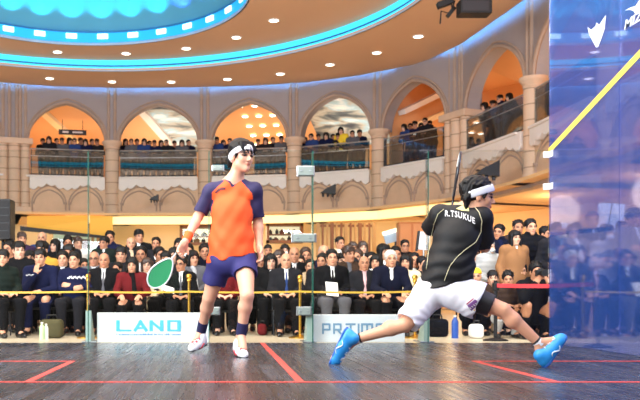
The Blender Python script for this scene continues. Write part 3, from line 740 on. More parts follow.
black_post(598, 284, 9.22, 'black barrier post behind the blue glass at the end of the red tape'); black_post(495.5, 286, 10.6, 'black barrier post at the left end of the red tape')
# ================================================================= lamps and speakers
def floodlight(x, y, w, D, lab, arm):
    p = P(x, y, D); s = w/F*D
    e = empty('floodlight', p); tag(e, lab, 'floodlight')
    MB().prism([(-.5*s, -.18*s), (.5*s, -.3*s), (.5*s, .42*s), (.3*s, .3*s), (-.1*s, .12*s)], (0, -.1, 0), (1, 0, 0), (0, 0, 1), (0, 1, 0), .3).build('housing', M_BLACK, e)
    for k in range(3): autosmooth(MB().lathe(((-.32+k*.32)*s, .05, (-.36)*s), [(0, -.05), (.07*s, -.05), (.09*s, .06), (.05*s, .14), (0, .14)], 10).build('lamp_head', M_DARK, e))
    MB().tube([(0, .15, .1*s), (0, arm*.6, .1*s), (0, arm, .2*s)], .03, 8).build('arm', M_DARK, e)
floodlight(328, 190, 15, 30.2, 'black floodlight bracket on the stone front under the cloud arch', .62); floodlight(154, 198, 9, 31.2, 'small black floodlight under the mural arch', 1.22)
floodlight(487, 170, 23, 22.5, 'wide black floodlight above the black haired player\'s head', .9)
p = P(3, 200, 14); h_ = 40/F*14
e = empty('loudspeaker', (p.x, 14, p.z-h_)); tag(e, 'tall black loudspeaker at the left edge above the crowd', 'loudspeaker')
MB().box((0, 0, h_/2), (.16, .18, h_/2), bev=.015).build('cabinet', M_BLACK, e)
for k in range(5): MB().box((0, -.185, h_*(.12+k*.19)), (.14, .006, h_*.085), bev=.004).build('grille', mat('grille_black', (24, 24, 27), rough=.8), e)
e2 = empty('speaker_stand', (p.x, 14, -.03)); tag(e2, 'black pole stand carrying the loudspeaker at the left edge', 'stand')
MB().tube([(0, 0, .02), (0, 0, p.z-h_+.03)], .025, 10).build('pole', M_DARK, e2)
for k in range(3):
    a = 2*PI*k/3; MB().tube([(0, 0, .5), (.4*math.cos(a), .4*math.sin(a), .01)], .014, 6).build('leg', M_DARK, e2)
Dv = 20; p = P(474, 8.5, Dv); q = F/Dv
e = empty('hanging_loudspeaker', p); tag(e, 'black rectangular loudspeaker hanging below the tan ceiling', 'loudspeaker')
MB().box((0, 0, 0), (15.5/q, .2, 7/q), bev=.01).build('cabinet', M_BLACK, e); MB().box((-1/q, -.205, 0), (13/q, .008, 5/q), bev=.004).build('grille', mat('grille_grey', (52, 50, 54), rough=.7), e)
MB().tube([(0, 0, 6/q), (0, 0, Z3-p.z)], .02, 8).build('hanger', M_DARK, e)
p2 = P(447, 14, Dv+.4)
e = empty('ceiling_bracket', p2); tag(e, 'black angled lighting bracket left of the hanging loudspeaker', 'bracket')
MB().box((-2/q, 0, 11/q), (8/q, .1, 3/q), Matrix.Rotation(-.35, 3, 'Y'), .01).build('lamp_head', M_BLACK, e); MB().box((4/q, 0, 2/q), (6/q, .06, 2/q), Matrix.Rotation(-.9, 3, 'Y'), .01).build('lamp_head', M_BLACK, e)
MB().tube([(8/q, 0, 14/q), (4/q, 0, 0), (-6/q, 0, 3/q), (-7/q, 0, -10/q)], .018, 6).build('frame', M_DARK, e); MB().tube([(5/q, 0, 5/q), (5/q, 0, Z3-p2.z)], .018, 6).build('hanger', M_DARK, e)
# ================================================================= shops on the ground floor
def on_front(x, yc, w, h, D, name, lab, cat):    # box standing D metres away facing the camera
    p = P(x, yc, D); e = empty(name, p); tag(e, lab, cat); return e, w/F*D, h/F*D
M_SHOPGL = mat('shop_light_panel', (255, 238, 200), emis=.9); M_WOOD = mat('shop_wood', (150, 92, 46), rough=.5, noise=.2, nscale=6)
M_TINT = [mat('goods_%d' % k, c, rough=.6) for k, c in enumerate([(70, 52, 44), (150, 110, 70), (40, 44, 50), (196, 170, 130), (120, 60, 44), (90, 100, 96)])]
def display(x, yc, w, h, D, lab, dark=False):
    e, W, H = on_front(x, yc, w, h, D, 'display_window', lab, 'shop window')
    MB().box((0, .55, 0), (W/2, .03, H/2)).build('light_panel', M_SHOPGL, e)
    fr = MB()
    for s in (-1, 1): fr.box((s*W/2, .27, 0), (.05, .3, H/2+.05)); fr.box((0, .27, s*H/2), (W/2+.05, .3, .05))
    fr.build('frame', M_WOOD, e)
    MB().box((0, 0, 0), (W/2, .005, H/2)).build('pane', M_BACKGLASS, e)
    MB().box((0, .3, -.05), (W/2, .2, .02)).build('shelf', M_WOOD, e)
    for r_ in range(2):
        x_ = -W/2+.12
        while x_ < W/2-.12:
            ww = random.uniform(.06, .13); hh = random.uniform(.12, H*.36); zb = -H/2+.05 if r_ == 0 else -.03
            o = autosmooth(MB().lathe((x_, .28, zb), [(0, 0), (ww, 0), (ww*1.05, hh*.55), (ww*.5, hh*.8), (ww*.42, hh), (0, hh)], 10).build('vase', random.choice(M_TINT)))
            o.location = P(x, yc, D); tag(o, 'small ornament on a shelf of the lit shop window '+lab.split('window ')[-1], 'ornament', 'ornaments '+lab.split('window ')[-1]); x_ += ww*2+random.uniform(.03, .12)
display(285, 233, 34, 17, 33.6, 'wooden framed lit shop window right of the orange shirted player')
display(196, 235, 30, 17, 33.8, 'wooden framed lit shop window left of the orange wristband')
e, W, H = on_front(80, 243, 56, 20, 33.6, 'shop_window', 'pale green lit shop window above the heads on the left', 'shop window')
MB().box((0, .3, 0), (W/2, .03, H/2)).build('light_panel', mat('green_panel', (205, 225, 205), emis=.55), e)
for k in range(9): MB().box((-W/2+W*(k+.5)/9, .1, random.uniform(-.1, .1)), (.05+.04*(k % 3), .06, H*.4*(.6+.4*((k*7) % 5)/5)), bev=.01).build('goods', random.choice(M_TINT), e)
MB().box((0, 0, 0), (W/2, .005, H/2)).build('pane', M_BACKGLASS, e)
MB().box((0, 0, H/2+.03), (W/2+.1, .12, .07)).build('frame', M_BLACK, e)
# warm lit soffit on the left, its light put in as emission
ps = [P(27, 216, 31.2), P(112, 216, 32.0), P(112, 236.5, 32.6), P(27, 229, 31.8)]
cano = MB().add([*ps, *[v+Vector((0, .25, .02)) for v in ps]], [(3, 2, 1, 0), (4, 5, 6, 7), (0, 1, 5, 4), (1, 2, 6, 5), (2, 3, 7, 6), (3, 0, 4, 7)]).build('lit_canopy', mat('canopy_orange', (252, 190, 84), rough=.6, emis=.45)); tag(cano, 'glowing orange shop canopy below the stone front on the left', 'canopy')
pe = [P(20, 226, 31.6), P(112, 236.5, 32.4), P(112, 239, 32.4), P(20, 230.5, 31.6)]
o = MB().add([*pe, *[v+Vector((0, .2, .0)) for v in pe]], [(3, 2, 1, 0), (4, 5, 6, 7), (0, 1, 5, 4), (1, 2, 6, 5), (2, 3, 7, 6), (3, 0, 4, 7)]).build('edge_beam', M_BLACK, cano)
# slatted screen, slanted lit board, orange cabinet, light panel
e, W, H = on_front(346, 240, 56, 34, 31.0, 'slatted_screen', 'screen of thin wooden slats behind the seated men at centre right', 'screen')
for k in range(13): MB().box((-W/2+W*k/12, 0, 0), (.035+.03*(k % 3 == 0), .05, H/2), bev=.006).build('slat', M_WOOD if k % 2 else mat('pale_wood', (206, 158, 96), rough=.5), e)
for s in (-.42, .42): MB().box((0, .06, s*H), (W/2, .03, .04)).build('rail', M_WOOD, e)
e, W, H = on_front(396, 236, 24, 15, 27.5, 'slanted_board', 'slanted pale blue lit menu board above the silver haired man', 'board')
R_ = Matrix.Rotation(-.28, 3, 'Y')
MB().box((0, 0, 0), (W/2, .04, H/2*.7), R_, .01).build('panel', mat('board_blue', (168, 196, 222), emis=.25), e); MB().box(R_ @ Vector((0, -.05, H*.38)), (W/2+.02, .05, .06), R_, .01).build('lamp_bar', mat('bar_light', (255, 244, 214), emis=2), e)
MB().tube([(0, .05, -H/4), (0, .05, -P(396, 236, 27.5).z)], .04, 8).build('post', M_DARK, e)
e, W, H = on_front(412, 244, 26, 44, 26.6, 'orange_cabinet', 'orange wooden display cabinet just left of the black shirt', 'cabinet')
MB().box((0, .2, -(e.location.z+.03-H/2)/2), (W/2, .2, (H/2+e.location.z+.03)/2), bev=.02).build('body', mat('orange_wood', (206, 128, 68), rough=.5, noise=.1, nscale=4), e)
for s in (-1, 1): MB().box((s*W/4, -.01, 0), (W/4-.03, .015, H/2-.06), bev=.01).build('door', mat('orange_door', (222, 150, 92), rough=.5), e)
e, W, H = on_front(424, 241, 10, 18, 13.8, 'light_panel', 'small pale light panel on a pole left of the black shirt', 'lamp')
MB().box((0, 0, 0), (W/2, .02, H/2), Matrix.Rotation(.12, 3, 'Y'), .006).build('panel', mat('panel_pale', (216, 212, 216), rough=.4), e); MB().box((-W/2-.02, .01, 0), (.015, .03, H/2+.02), Matrix.Rotation(.12, 3, 'Y'), .004).build('frame', M_BLACK, e)
MB().tube([(0, .02, -H/2), (0, .02, -P(424, 241, 13.8).z)], .016, 8).build('pole', M_STEEL, e)
# white panel board behind the blue glass
e = empty('white_panel', P(610, 228, 12.6)); tag(e, 'tall white panel board seen through the blue glass', 'board')
MB().box((0, 0, 0), (.19, .02, .36), Matrix.Rotation(.05, 3, 'Y'), .006).build('panel', M_BOARD, e)
MB().tube([(-.1, .0, -.36), (.02, -.03, .36)], .008, 6).build('strap', M_DARK, e)
for s in (-.15, .15): MB().tube([(s, .03, -.3), (s*1.4, .1, -P(610, 228, 12.6).z-.03)], .012, 6).build('leg', M_STEEL, e)
# ================================================================= camera and light
cam = bpy.data.cameras.new('camera'); co = link(bpy.data.objects.new('camera', cam)); SC.camera = co
co.location = (0, 0, CH); co.rotation_euler = (PI/2, 0, 0)
cam.sensor_width = 36; cam.lens = F/640*36; cam.shift_x = (320-VX)/640; cam.shift_y = (VY-200)/640
cam.dof.use_dof = True; cam.dof.focus_distance = 7.1; cam.dof.aperture_fstop = 4.0; cam.clip_end = 200
w = bpy.data.worlds.new('world'); SC.world = w; w.use_nodes = True
w.node_tree.nodes['Background'].inputs[0].default_value = (*lin((255, 246, 238)), 1); w.node_tree.nodes['Background'].inputs[1].default_value = .22
def light(kind, name, loc, target, power, rgb, **k):
    l = bpy.data.lights.new(name, kind); l.energy = power; l.color = lin(rgb)
    for a, b in k.items(): setattr(l, a, b)
    o = link(bpy.data.objects.new(name, l)); o.location = loc
    if target is not None: o.rotation_euler = (Vector(target)-Vector(loc)).to_track_quat('-Z', 'Y').to_euler()
    return o
W_ = (255, 250, 244)
# court lighting rig above the glass box, plus added fills
light('AREA', 'court_rig_light', (.5, 6.2, 6.6), (.5, 6.6, 0), 520, W_, shape='RECTANGLE', size=5.5, size_y=4.5)
light('AREA', 'front_rig_light', (-.5, .2, 5.6), (.8, 7.5, .9), 330, W_, shape='RECTANGLE', size=5, size_y=1.6)
light('AREA', 'added_wall_fill', (-2.5, 6.5, 5.2), (3.7, 8.6, 1.6), 260, W_, shape='RECTANGLE', size=4, size_y=1.2)  # added to brighten the blue film of the right wall
light('AREA', 'added_crowd_fill', (6.0, 9.5, 4.6), (4.6, 11.6, 1.2), 140, W_, shape='RECTANGLE', size=2, size_y=2)  # added to light the people behind the blue glass
light('AREA', 'hall_light', (-1.0, 12.6, 7.2), (-1, 13.4, 0), 470, (255, 246, 236), shape='RECTANGLE', size=12, size_y=4)
# added fill lights, out of view, that brighten the arcade and ceiling
light('AREA', 'added_far_fill', (-8.5, 4.0, 3.6), (-3, 26, 8.0), 2700, (240, 243, 255), shape='RECTANGLE', size=9, size_y=3)
light('AREA', 'added_far_fill', (6.6, 3.0, 6.2), (2, 28, 6.4), 1400, (240, 243, 255), shape='RECTANGLE', size=3, size_y=2)
for i in range(len(PIL)-1):
    a, ux, n, L = bay_frame(i)
    light('AREA', 'gallery_lamp', a+ux*(L*.5)+n*2.6+UZ*5.1, a+ux*(L*.5)+n*2.6+UZ*9, (95 if i in (2, 4) else 60), ((255, 240, 220) if i in (2, 4) else (255, 212, 160)), shape='RECTANGLE', size=2.8, size_y=1.6)
    light('POINT', 'shop_lamp', a+ux*(L*.5)+n*2.2+UZ*3.0, None, 120 if i >= 5 else 60, (255, 226, 184), shadow_soft_size=.5)
for k in range(-7, 8):
    a = PI/2-.05+k*.21; d = Vector((math.cos(a), math.sin(a), 0))
    p0 = C1+d*(R1-.42)+UZ*(Z1+.16)
    c = (40, 225, 255) if k > -3 else (90, 110, 255)
    light('SPOT', 'dome_beam', p0, C1+d*(R1-.50)+UZ*(Z1+1.1), 46, c, spot_size=math.radians(120), spot_blend=.8, shadow_soft_size=.05)
SC.view_settings.view_transform = 'Standard'; SC.view_settings.look = 'None'; SC.view_settings.gamma = 1; SC.view_settings.exposure = 0; SC.view_settings.use_curve_mapping = False
# ================================================================= people: implicit bodies, clothes and hair
def V3(*a): return np.array(a, float)
def frame_from(up, side):
    u = nrmz(up); s = nrmz(np.asarray(side)-u*np.dot(side, u)); f = np.cross(s, u); return s, f, u      # person's left, forward, up
def head_R(yaw=0, pitch=0, roll=0, base=None):
    """columns: person's left, back, up ; yaw>0 turns to the person's left, pitch>0 looks down"""
    R = Matrix.Rotation(yaw, 3, 'Z') @ Matrix.Rotation(pitch, 3, 'X') @ Matrix.Rotation(roll, 3, 'Y')
    R = np.array(R)
    return R if base is None else base @ R
def add_head(S, c, R, neck, k=1.0, female=False, nr=.056):
    L = lambda x, y, z: c+R @ (V3(x, y, z)*k)
    S.ell(L(0, .012, .032), V3(.074, .093, .086)*k, R, .02)
    S.ell(L(0, -.026, -.028), V3(.060, .062, .082)*k, R, .03)
    S.cone(L(-.035, -.01, -.062), L(0, -.062, -.095), .03*k, .021*k, .025); S.cone(L(.035, -.01, -.062), L(0, -.062, -.095), .03*k, .021*k, .025)
    for sx in (-1, 1):
        S.ell(L(sx*.036, -.060, -.026), V3(.024, .018, .026)*k, R, .02)
        S.ell(L(sx*.032, -.096, .003), V3(.017, .012, .011)*k, R, .012, 's')
        S.ell(L(sx*.077, .008, -.010), V3(.010, .019, .031)*k, R, .01)
    S.ell(L(0, -.080, .022), V3(.050, .014, .010)*k, R, .012)
    S.cone(L(0, -.084, .006), L(0, -.106, -.030), .008*k, .0115*k, .010); S.ell(L(0, -.094, -.036), V3(.017, .012, .009)*k, R, .008)
    S.ell(L(0, -.088, -.060), V3(.022, .009, .0055)*k, R, .005); S.ell(L(0, -.086, -.070), V3(.019, .009, .006)*k, R, .005)
    S.cone(neck, L(0, .018, -.055), nr*1.08*k, nr*.94*k, .03)
def face_feat(c, R, k=1.0, es=1.25):
    def fn(V):
        q = (V-c) @ R/k; col = np.ones((len(V), 3)); front = q[:, 1] < -.045
        def blend(m, rgb):
            m = np.clip(m, 0, 1)[:, None]; col[:] = col*(1-m)+np.array(rgb)*m
        for sx in (-1, 1):
            d = np.sqrt(((q[:, 0]-sx*.032)/(.0165*es))**2+((q[:, 2]-.002)/(.0075*es))**2); blend(np.where(front, (1.25-d)*3, 0), (.10, .07, .06))
            d = np.sqrt(((q[:, 0]-sx*.034)/.021)**2+((q[:, 2]-.0235+.004*np.abs(q[:, 0]-sx*.034)/.02)/(.0055*es))**2); blend(np.where(front, (1.25-d)*2.5, 0)*.85, (.10, .08, .07))
        d = np.sqrt((q[:, 0]/.023)**2+((q[:, 2]+.065)/.0095)**2); blend(np.where(front, (1.2-d)*3, 0)*.75, (.70, .40, .38))
        d = np.sqrt((q[:, 0]/.02)**2+((q[:, 2]+.0655)/.0022)**2); blend(np.where(front, (1.2-d)*2, 0)*.8, (.35, .15, .15))
        return col
    return fn
def add_hand(S, wr, d, pn, sz=1.0, curl=.5, thumb=1, spread=.1):
    """d: hand direction, pn: palm normal (fingers curl towards it), thumb: side along d x pn"""
    d = nrmz(d); pn = nrmz(pn-d*np.dot(pn, d)); lat = np.cross(d, pn)*thumb
    Rm = np.stack([lat, d, pn], 1)
    S.cone(wr-d*.02, wr+d*.03*sz, .026*sz, .028*sz, .015)
    S.box(wr+d*.052*sz, V3(.040, .047, .014)*sz, Rm, .013, .018)
    for i, (o, ln) in enumerate(((.030, .066), (.010, .076), (-.011, .070), (-.030, .054))):
        p = wr+d*.092*sz+lat*o*sz; a = curl*.55; dd = d+lat*o*spread*8
        for j, (fl, r0, r1) in enumerate(((.44, .0098, .0092), (.32, .0092, .0085), (.24, .0085, .0072))):
            dv = nrmz(nrmz(dd)*math.cos(a)+pn*math.sin(a)); q = p+dv*ln*fl*sz
            S.cone(p, q, r0*sz, r1*sz, .006); p = q; a += curl*(.8+.12*i)
    p = wr+d*.022*sz+lat*.030*sz; dv = nrmz(d*.62+lat*.72+pn*.30); q = p+dv*.040*sz; S.cone(p, q, .015*sz, .0115*sz, .012)
    dv2 = nrmz(d*.85+lat*.25+pn*(.2+.5*curl)); S.cone(q, q+dv2*.032*sz, .0115*sz, .009*sz, .006)
class Pose:
    def __init__(s, pelvis, chest, neck, head, sh, el, wr, hip, knee, ank, toe, hand, hyaw=0, hpitch=0, hroll=0, curl=.5, k=1.0, hbase=None):
        for a, b in locals().items():
            if a not in ('s', 'self'): setattr(s, a, b)
        s.P, s.C, s.N, s.H = V3(*pelvis), V3(*chest), V3(*neck), V3(*head)
        s.sh, s.el, s.wr, s.hip, s.knee, s.ank, s.toe = [[V3(*q) for q in L] for L in (sh, el, wr, hip, knee, ank, toe)]   # [right, left]
        s.R = head_R(hyaw, hpitch, hroll, hbase)
        s.s, s.f, s.u = frame_from(s.N-s.P, s.sh[1]-s.sh[0])
        s.TR = np.stack([s.s, -s.f, s.u], 1)
        hs = s.hip[1]-s.hip[0]; s.ps, s.pf, s.pu = frame_from(s.C-s.P, hs); s.PR = np.stack([s.ps, -s.pf, s.pu], 1)
def body_sdf(p, res_hands=True, full=True):
    S = SDF()
    S.ell(p.P, V3(.160, .110, .125), p.PR, .05)
    S.ell((p.P*.5+p.C*.5), V3(.142, .098, .17), p.TR, .06); S.ell(p.C, V3(.160, .108, .165), p.TR, .06)
    mid = (p.sh[0]+p.sh[1])/2
    S.cone(p.sh[0], p.sh[1], .056, .056, .05)
    for i in (0, 1): S.cone(p.N+p.u*.02, p.sh[i]*.75+mid*.25+p.u*.01, .05, .05, .05)
    add_head(S, p.H, p.R, p.N-p.u*.03, p.k)
    for i in (0, 1):
        sg = -1 if i == 0 else 1
        S.ell(p.sh[i], (.062, .062, .062), None, .03); S.cone(p.sh[i], p.el[i], .052, .040, .02)
        a = p.el[i]*.75+p.wr[i]*.25; S.cone(p.el[i], a, .040, .041, .02); S.cone(a, p.wr[i], .041, .027, .02)
        hd = p.hand[i]
        add_hand(S, p.wr[i], V3(*hd[0]), V3(*hd[1]), 1.0, p.curl, thumb=hd[2])
        S.cone(p.hip[i], p.knee[i], .090, .055, .02); S.ell(p.hip[i], (.10, .10, .10), None, .04)
        kd = p.ank[i]-p.knee[i]; c_ = p.knee[i]+kd*.28; bk = nrmz(np.cross(np.cross(kd, p.toe[i]-p.ank[i]), kd))
        S.cone(p.knee[i], c_, .054, .053, .012); S.cone(c_, p.ank[i], .050, .034, .02); S.ell(c_+kd*.02-bk*.022, V3(.042, .042, .042), None, .04)
        S.cone(p.ank[i], p.ank[i]*.3+p.toe[i]*.7, .036, .032, .02); S.cone(p.ank[i]-bk*.03-p_up(p, i)*.03, p.toe[i], .034, .024, .02)
    return S
def p_up(p, i): return nrmz(p.knee[i]-p.ank[i])
def torso(S, p, g, k=.05, hips=True):
    if hips: S.ell(p.P, V3(.162+g, .112+g, .13+g), p.PR, k)
    S.ell((p.P*.5+p.C*.5), V3(.150+g, .104+g, .18), p.TR, k+.02); S.ell(p.C, V3(.162+g, .110+g, .168+g*.6), p.TR, k+.02)
    S.cone(p.sh[0], p.sh[1], .058+g*.8, .058+g*.8, k)
    mid = (p.sh[0]+p.sh[1])/2
    for i in (0, 1): S.cone(p.N+p.u*.005, p.sh[i]*.8+mid*.2, .048+g*.6, .052+g*.8, k)
def sleeves(S, p, g, fore=1.0, k=.02):
    for i in (0, 1):
        S.ell(p.sh[i], (.064+g,)*3, None, k); S.cone(p.sh[i], p.el[i], .054+g, .043+g, k)
        if fore: S.cone(p.el[i], p.el[i]+(p.wr[i]-p.el[i])*fore, .043+g, .033+g*.8, k)
def garment(p, kind):
    S = SDF(); f, u, s = p.f, p.u, p.s
    nk = lambda r0, r1: S.cone(p.N+u*.045+f*.012, p.N+u*.20+f*.05, r0, r1, .01, 's')
    if kind == 'jacket':
        torso(S, p, .030); sleeves(S, p, .020, .93)
        S.cone(p.C+f*.20-u*.13, p.N+f*.13-u*.0, .006, .062, .006, 's'); nk(.066, .08); S.cut(p.P-u*.09, -u)
    elif kind == 'shirt':
        S.ell(p.C, V3(.174, .126, .175), p.TR, .03); S.cone(p.N-u*.05+f*.01, p.N+u*.035+f*.02, .080, .062, .03); S.cone(p.N+u*.05+f*.02, p.N+u*.2+f*.05, .052, .06, .006, 's'); S.cut(p.C-u*.17, -u)
    elif kind == 'tie':
        b = p.C+f*.133-u*.02; S.cone(p.N+f*.068-u*.004, p.C+f*.130+u*.03, .014, .020, .01, flat=(f, .45)); S.cone(p.C+f*.130+u*.03, p.C+f*.140-u*.16, .020, .030, .01, flat=(f, .4))
    elif kind == 'bowtie':
        c = p.N+f*.078-u*.012; S.cone(c-s*.005, c-s*.042, .007, .019, .006, flat=(f, .5)); S.cone(c+s*.005, c+s*.042, .007, .019, .006, flat=(f, .5)); S.ell(c, (.010, .010, .010), None, .004)
    elif kind == 'sweater':
        torso(S, p, .022); sleeves(S, p, .016, .94); nk(.060, .075); S.cut(p.P-u*.09, -u)
    elif kind == 'puffer':
        torso(S, p, .026); sleeves(S, p, .018, .96); S.cone(p.N-u*.02, p.N+u*.05+f*.02, .092, .082, .03); S.cone(p.N+u*.055+f*.02, p.N+u*.22+f*.06, .058, .075, .01, 's'); S.cut(p.P-u*.13, -u)
        S.fx = lambda X, Y, Z: .0035*np.sin(Z*2*PI/.085)+0*X+0*Y
    elif kind == 'hoodie':
        torso(S, p, .034); sleeves(S, p, .024, .95); nk(.064, .085); S.cone(p.N-f*.07-s*.06+u*.0, p.N-f*.07+s*.06+u*.0, .052, .052, .03); S.cone(p.N+f*.03+s*.07-u*.01, p.N-f*.07+s*.06, .030, .05, .03); S.cone(p.N+f*.03-s*.07-u*.01, p.N-f*.07-s*.06, .030, .05, .03)
        S.cut(p.P-u*.1, -u)
    elif kind == 'coat':
        torso(S, p, .036); sleeves(S, p, .024, .95)
        for i in (0, 1): S.cone(p.hip[i], p.hip[i]*.35+p.knee[i]*.65, .125, .125, .06)
        S.cone(p.C+f*.2-u*.06, p.N+f*.13-u*.0, .004, .055, .008, 's'); nk(.066, .08); S.cut(p.hip[0]*.35+p.knee[0]*.65, nrmz(p.knee[0]-p.hip[0]))
    elif kind == 'scarf':
        S.cone(p.N-s*.045-f*.02+u*.02, p.N+f*.055-s*.0+u*.0, .040, .042, .03); S.cone(p.N+s*.045-f*.02+u*.02, p.N+f*.055+u*.0, .040, .042, .03); S.cone(p.N-s*.045-f*.03+u*.03, p.N+s*.045-f*.03+u*.03, .042, .042, .03)
        S.cone(p.N+f*.09+s*.02-u*.02, p.C+f*.165+s*.05-u*.10, .034, .042, .02, flat=(f, .5)); S.cone(p.N+u*.06+f*.02, p.N+u*.2+f*.05, .05, .07, .01, 's')
    elif kind == 'trousers':
        S.ell(p.P-p.pu*.01, V3(.170, .124, .125), p.PR, .05)
        for i in (0, 1):
            S.ell(p.hip[i], (.108,)*3, None, .04); S.cone(p.hip[i], p.knee[i], .108, .084, .05); S.cone(p.knee[i], p.ank[i], .086, .060, .05)
            S.cut(p.ank[i]*.92+p.knee[i]*.08, nrmz(p.ank[i]-p.knee[i])) if i == 0 and abs(p.ank[0][2]-p.ank[1][2]) < .02 and p.ank[0][2] < .2 else None
        S.cut(p.P+p.pu*.10, p.pu)
    elif kind in ('shoeR', 'shoeL'):
        i = 0 if kind == 'shoeR' else 1; d = nrmz((p.toe[i]-p.ank[i])*V3(1, 1, 0)); b = V3(p.ank[i][0], p.ank[i][1], 0)
        S.cone(b-d*.035+V3(0, 0, .042), b+d*.13+V3(0, 0, .034), .044, .040, .02); S.cone(b+d*.13+V3(0, 0, .034), b+d*.185+V3(0, 0, .028), .042, .030, .02); S.cone(b-d*.01+V3(0, 0, .05), b-d*.01+V3(0, 0, .085), .046, .044, .02)
        S.cut((0, 0, .004), (0, 0, -1))
    return S
def hair_sdf(style, seed=0):
    """head-local, face towards -Y"""
    S = SDF(); wob = .0035
    if style in ('short', 'fringe', 'bob', 'long', 'spiky', 'side'):
        S.ell((.008*(seed % 3-1), .018, .050), (.088, .104, .094), None, .02)
        if style == 'spiky':
            for k in range(26):
                a = k*2.4; r = .3+.65*(k % 7)/7; d = V3(math.cos(a)*r, math.sin(a)*r, 1.1-r*.5); d = nrmz(d); S.cone(V3(0, .016, .046)+d*.06, V3(0, .010, .046)+d*.125*V3(.9, 1, 1), .026, .006, .012)
        if style == 'side': S.ell((-.02, -.03, .105), (.06, .06, .035), None, .02)
        hl = .006*(seed % 3)
        rs = np.random.RandomState(seed+3)
        for k in range(22):
            a = k*2.4+rs.rand(); r = .35+.8*((k*5) % 11)/11; d = nrmz(V3(math.cos(a)*r, math.sin(a)*r, 1.0-r*.62)); b0 = V3(0, .016, .046)
            S.cone(b0+d*V3(.066, .082, .072), b0+d*V3(.092, .110, .100)*(1+.07*rs.rand())+V3(.016*(rs.rand()-.5), .006, -.008), .024, .008, .014)
        S.cut((0, -.034+hl, .006), (0, -.84, -.54), .012) if style not in ('bob', 'long') else S.cut((0, -.044, .0), (0, -.86, -.50), .012)
        if style in ('fringe', 'bob', 'long', 'side'):
            for k in range(7):
                x = -.054+.018*k; S.cone((x*.8, -.060, .096), (x*1.12, -.090+.3*abs(x)**1.3, .050-.12*abs(x)-.030*rs.rand()), .020, .006, .009)
        if style in ('bob', 'long'):
            bot = -.10 if style == 'bob' else -.20
            for sx in (-1, 1):
                S.cone((sx*.070, -.030, .05), (sx*.080, -.030, bot*.9), .026, .022, .02); S.cone((sx*.068, .02, .04), (sx*.078, .02, bot), .040, .034, .03)
            S.cone((0, .07, .03), (0, .072, bot), .060, .062, .04)
        else:
            for sx in (-1, 1):
                S.ell((sx*.085, -.004, -.028), (.030, .036, .052), None, .008, 's'); S.cone((sx*.073, -.036, .03), (sx*.073, -.026, -.012), .012, .007, .01)
            S.cut((0, 0, -.082), (0, .25, -1), .01)
    elif style == 'receding':
        S.ell((0, .018, .034), (.081, .098, .088), None, .02); S.cut((0, .0, .02), (0, -.92, -.30), .012); S.cut((0, .018, .102), (0, -.35, 1), .015)
        for sx in (-1, 1): S.ell((sx*.085, -.002, -.022), (.030, .034, .046), None, .008, 's')
        S.cut((0, 0, -.075), (0, .25, -1), .01)
    elif style == 'beanie':
        S.ell((0, .014, .052), (.089, .104, .096), None, .02); S.cut((0, 0, .040), (0, -.12, -1), .008); S.cone((-.0, .0, .04), (0, .0, .04), .01)
    elif style == 'hood':
        S.ell((0, .022, .015), (.108, .122, .135), None, .02); S.ell((0, -.10, -.01), (.078, .12, .100), None, .02, 's'); S.cut((0, 0, -.115), (0, 0, -1), .02)
    if style not in ('beanie', 'hood'):
        S.fx = lambda X, Y, Z: wob*np.sin(X*190+Y*60)*np.sin(Z*60+Y*120+X*40)
    return S
HAIR = {}
def hair_mesh(style, res=.011, seed=0):
    if (style, res, seed) not in HAIR: HAIR[(style, res, seed)] = sdf_data('hair_'+style, hair_sdf(style, seed), res, [None])
    return HAIR[(style, res, seed)]
# ---- poses (right, left); local: face towards -Y, feet at z = 0
STAND = dict(pelvis=(0, 0, .95), chest=(0, -.01, 1.26), neck=(0, .01, 1.455), head=(0, -.02, 1.595), sh=[(-.166, .01, 1.395), (.166, .01, 1.395)],
             hip=[(-.09, 0, .91), (.09, 0, .91)], knee=[(-.10, -.02, .49), (.10, -.02, .49)], ank=[(-.10, .03, .08), (.10, .03, .08)], toe=[(-.12, -.14, .03), (.12, -.14, .03)])
SIT = dict(pelvis=(0, .02, .50), chest=(0, -.01, .80), neck=(0, -.005, .995), head=(0, -.035, 1.135), sh=[(-.166, .0, .930), (.166, .0, .930)],
           hip=[(-.09, .0, .485), (.09, .0, .485)], knee=[(-.13, -.42, .50), (.13, -.42, .50)], ank=[(-.12, -.40, .08), (.12, -.40, .08)], toe=[(-.14, -.57, .03), (.14, -.57, .03)])
SQUAT = dict(pelvis=(0, .10, .33), chest=(0, -.03, .60), neck=(0, -.07, .785), head=(0, -.10, .925), sh=[(-.178, -.06, .73), (.178, -.06, .73)],
             hip=[(-.09, .09, .31), (.09, .09, .31)], knee=[(-.17, -.25, .47), (.17, -.25, .47)], ank=[(-.14, .0, .09), (.14, .0, .09)], toe=[(-.17, -.17, .03), (.17, -.17, .03)])
HD = [((0, -.3, -1), (0.9, 0, 0), 1), ((0, -.3, -1), (-.9, 0, 0), -1)]
def mkpose(base, **k):
    d = dict(base); d.update(k); return Pose(**d)
LAPH = [((.8, -.55, -.1), (0, .1, -1), -1), ((-.8, -.55, -.1), (0, .1, -1), 1)]
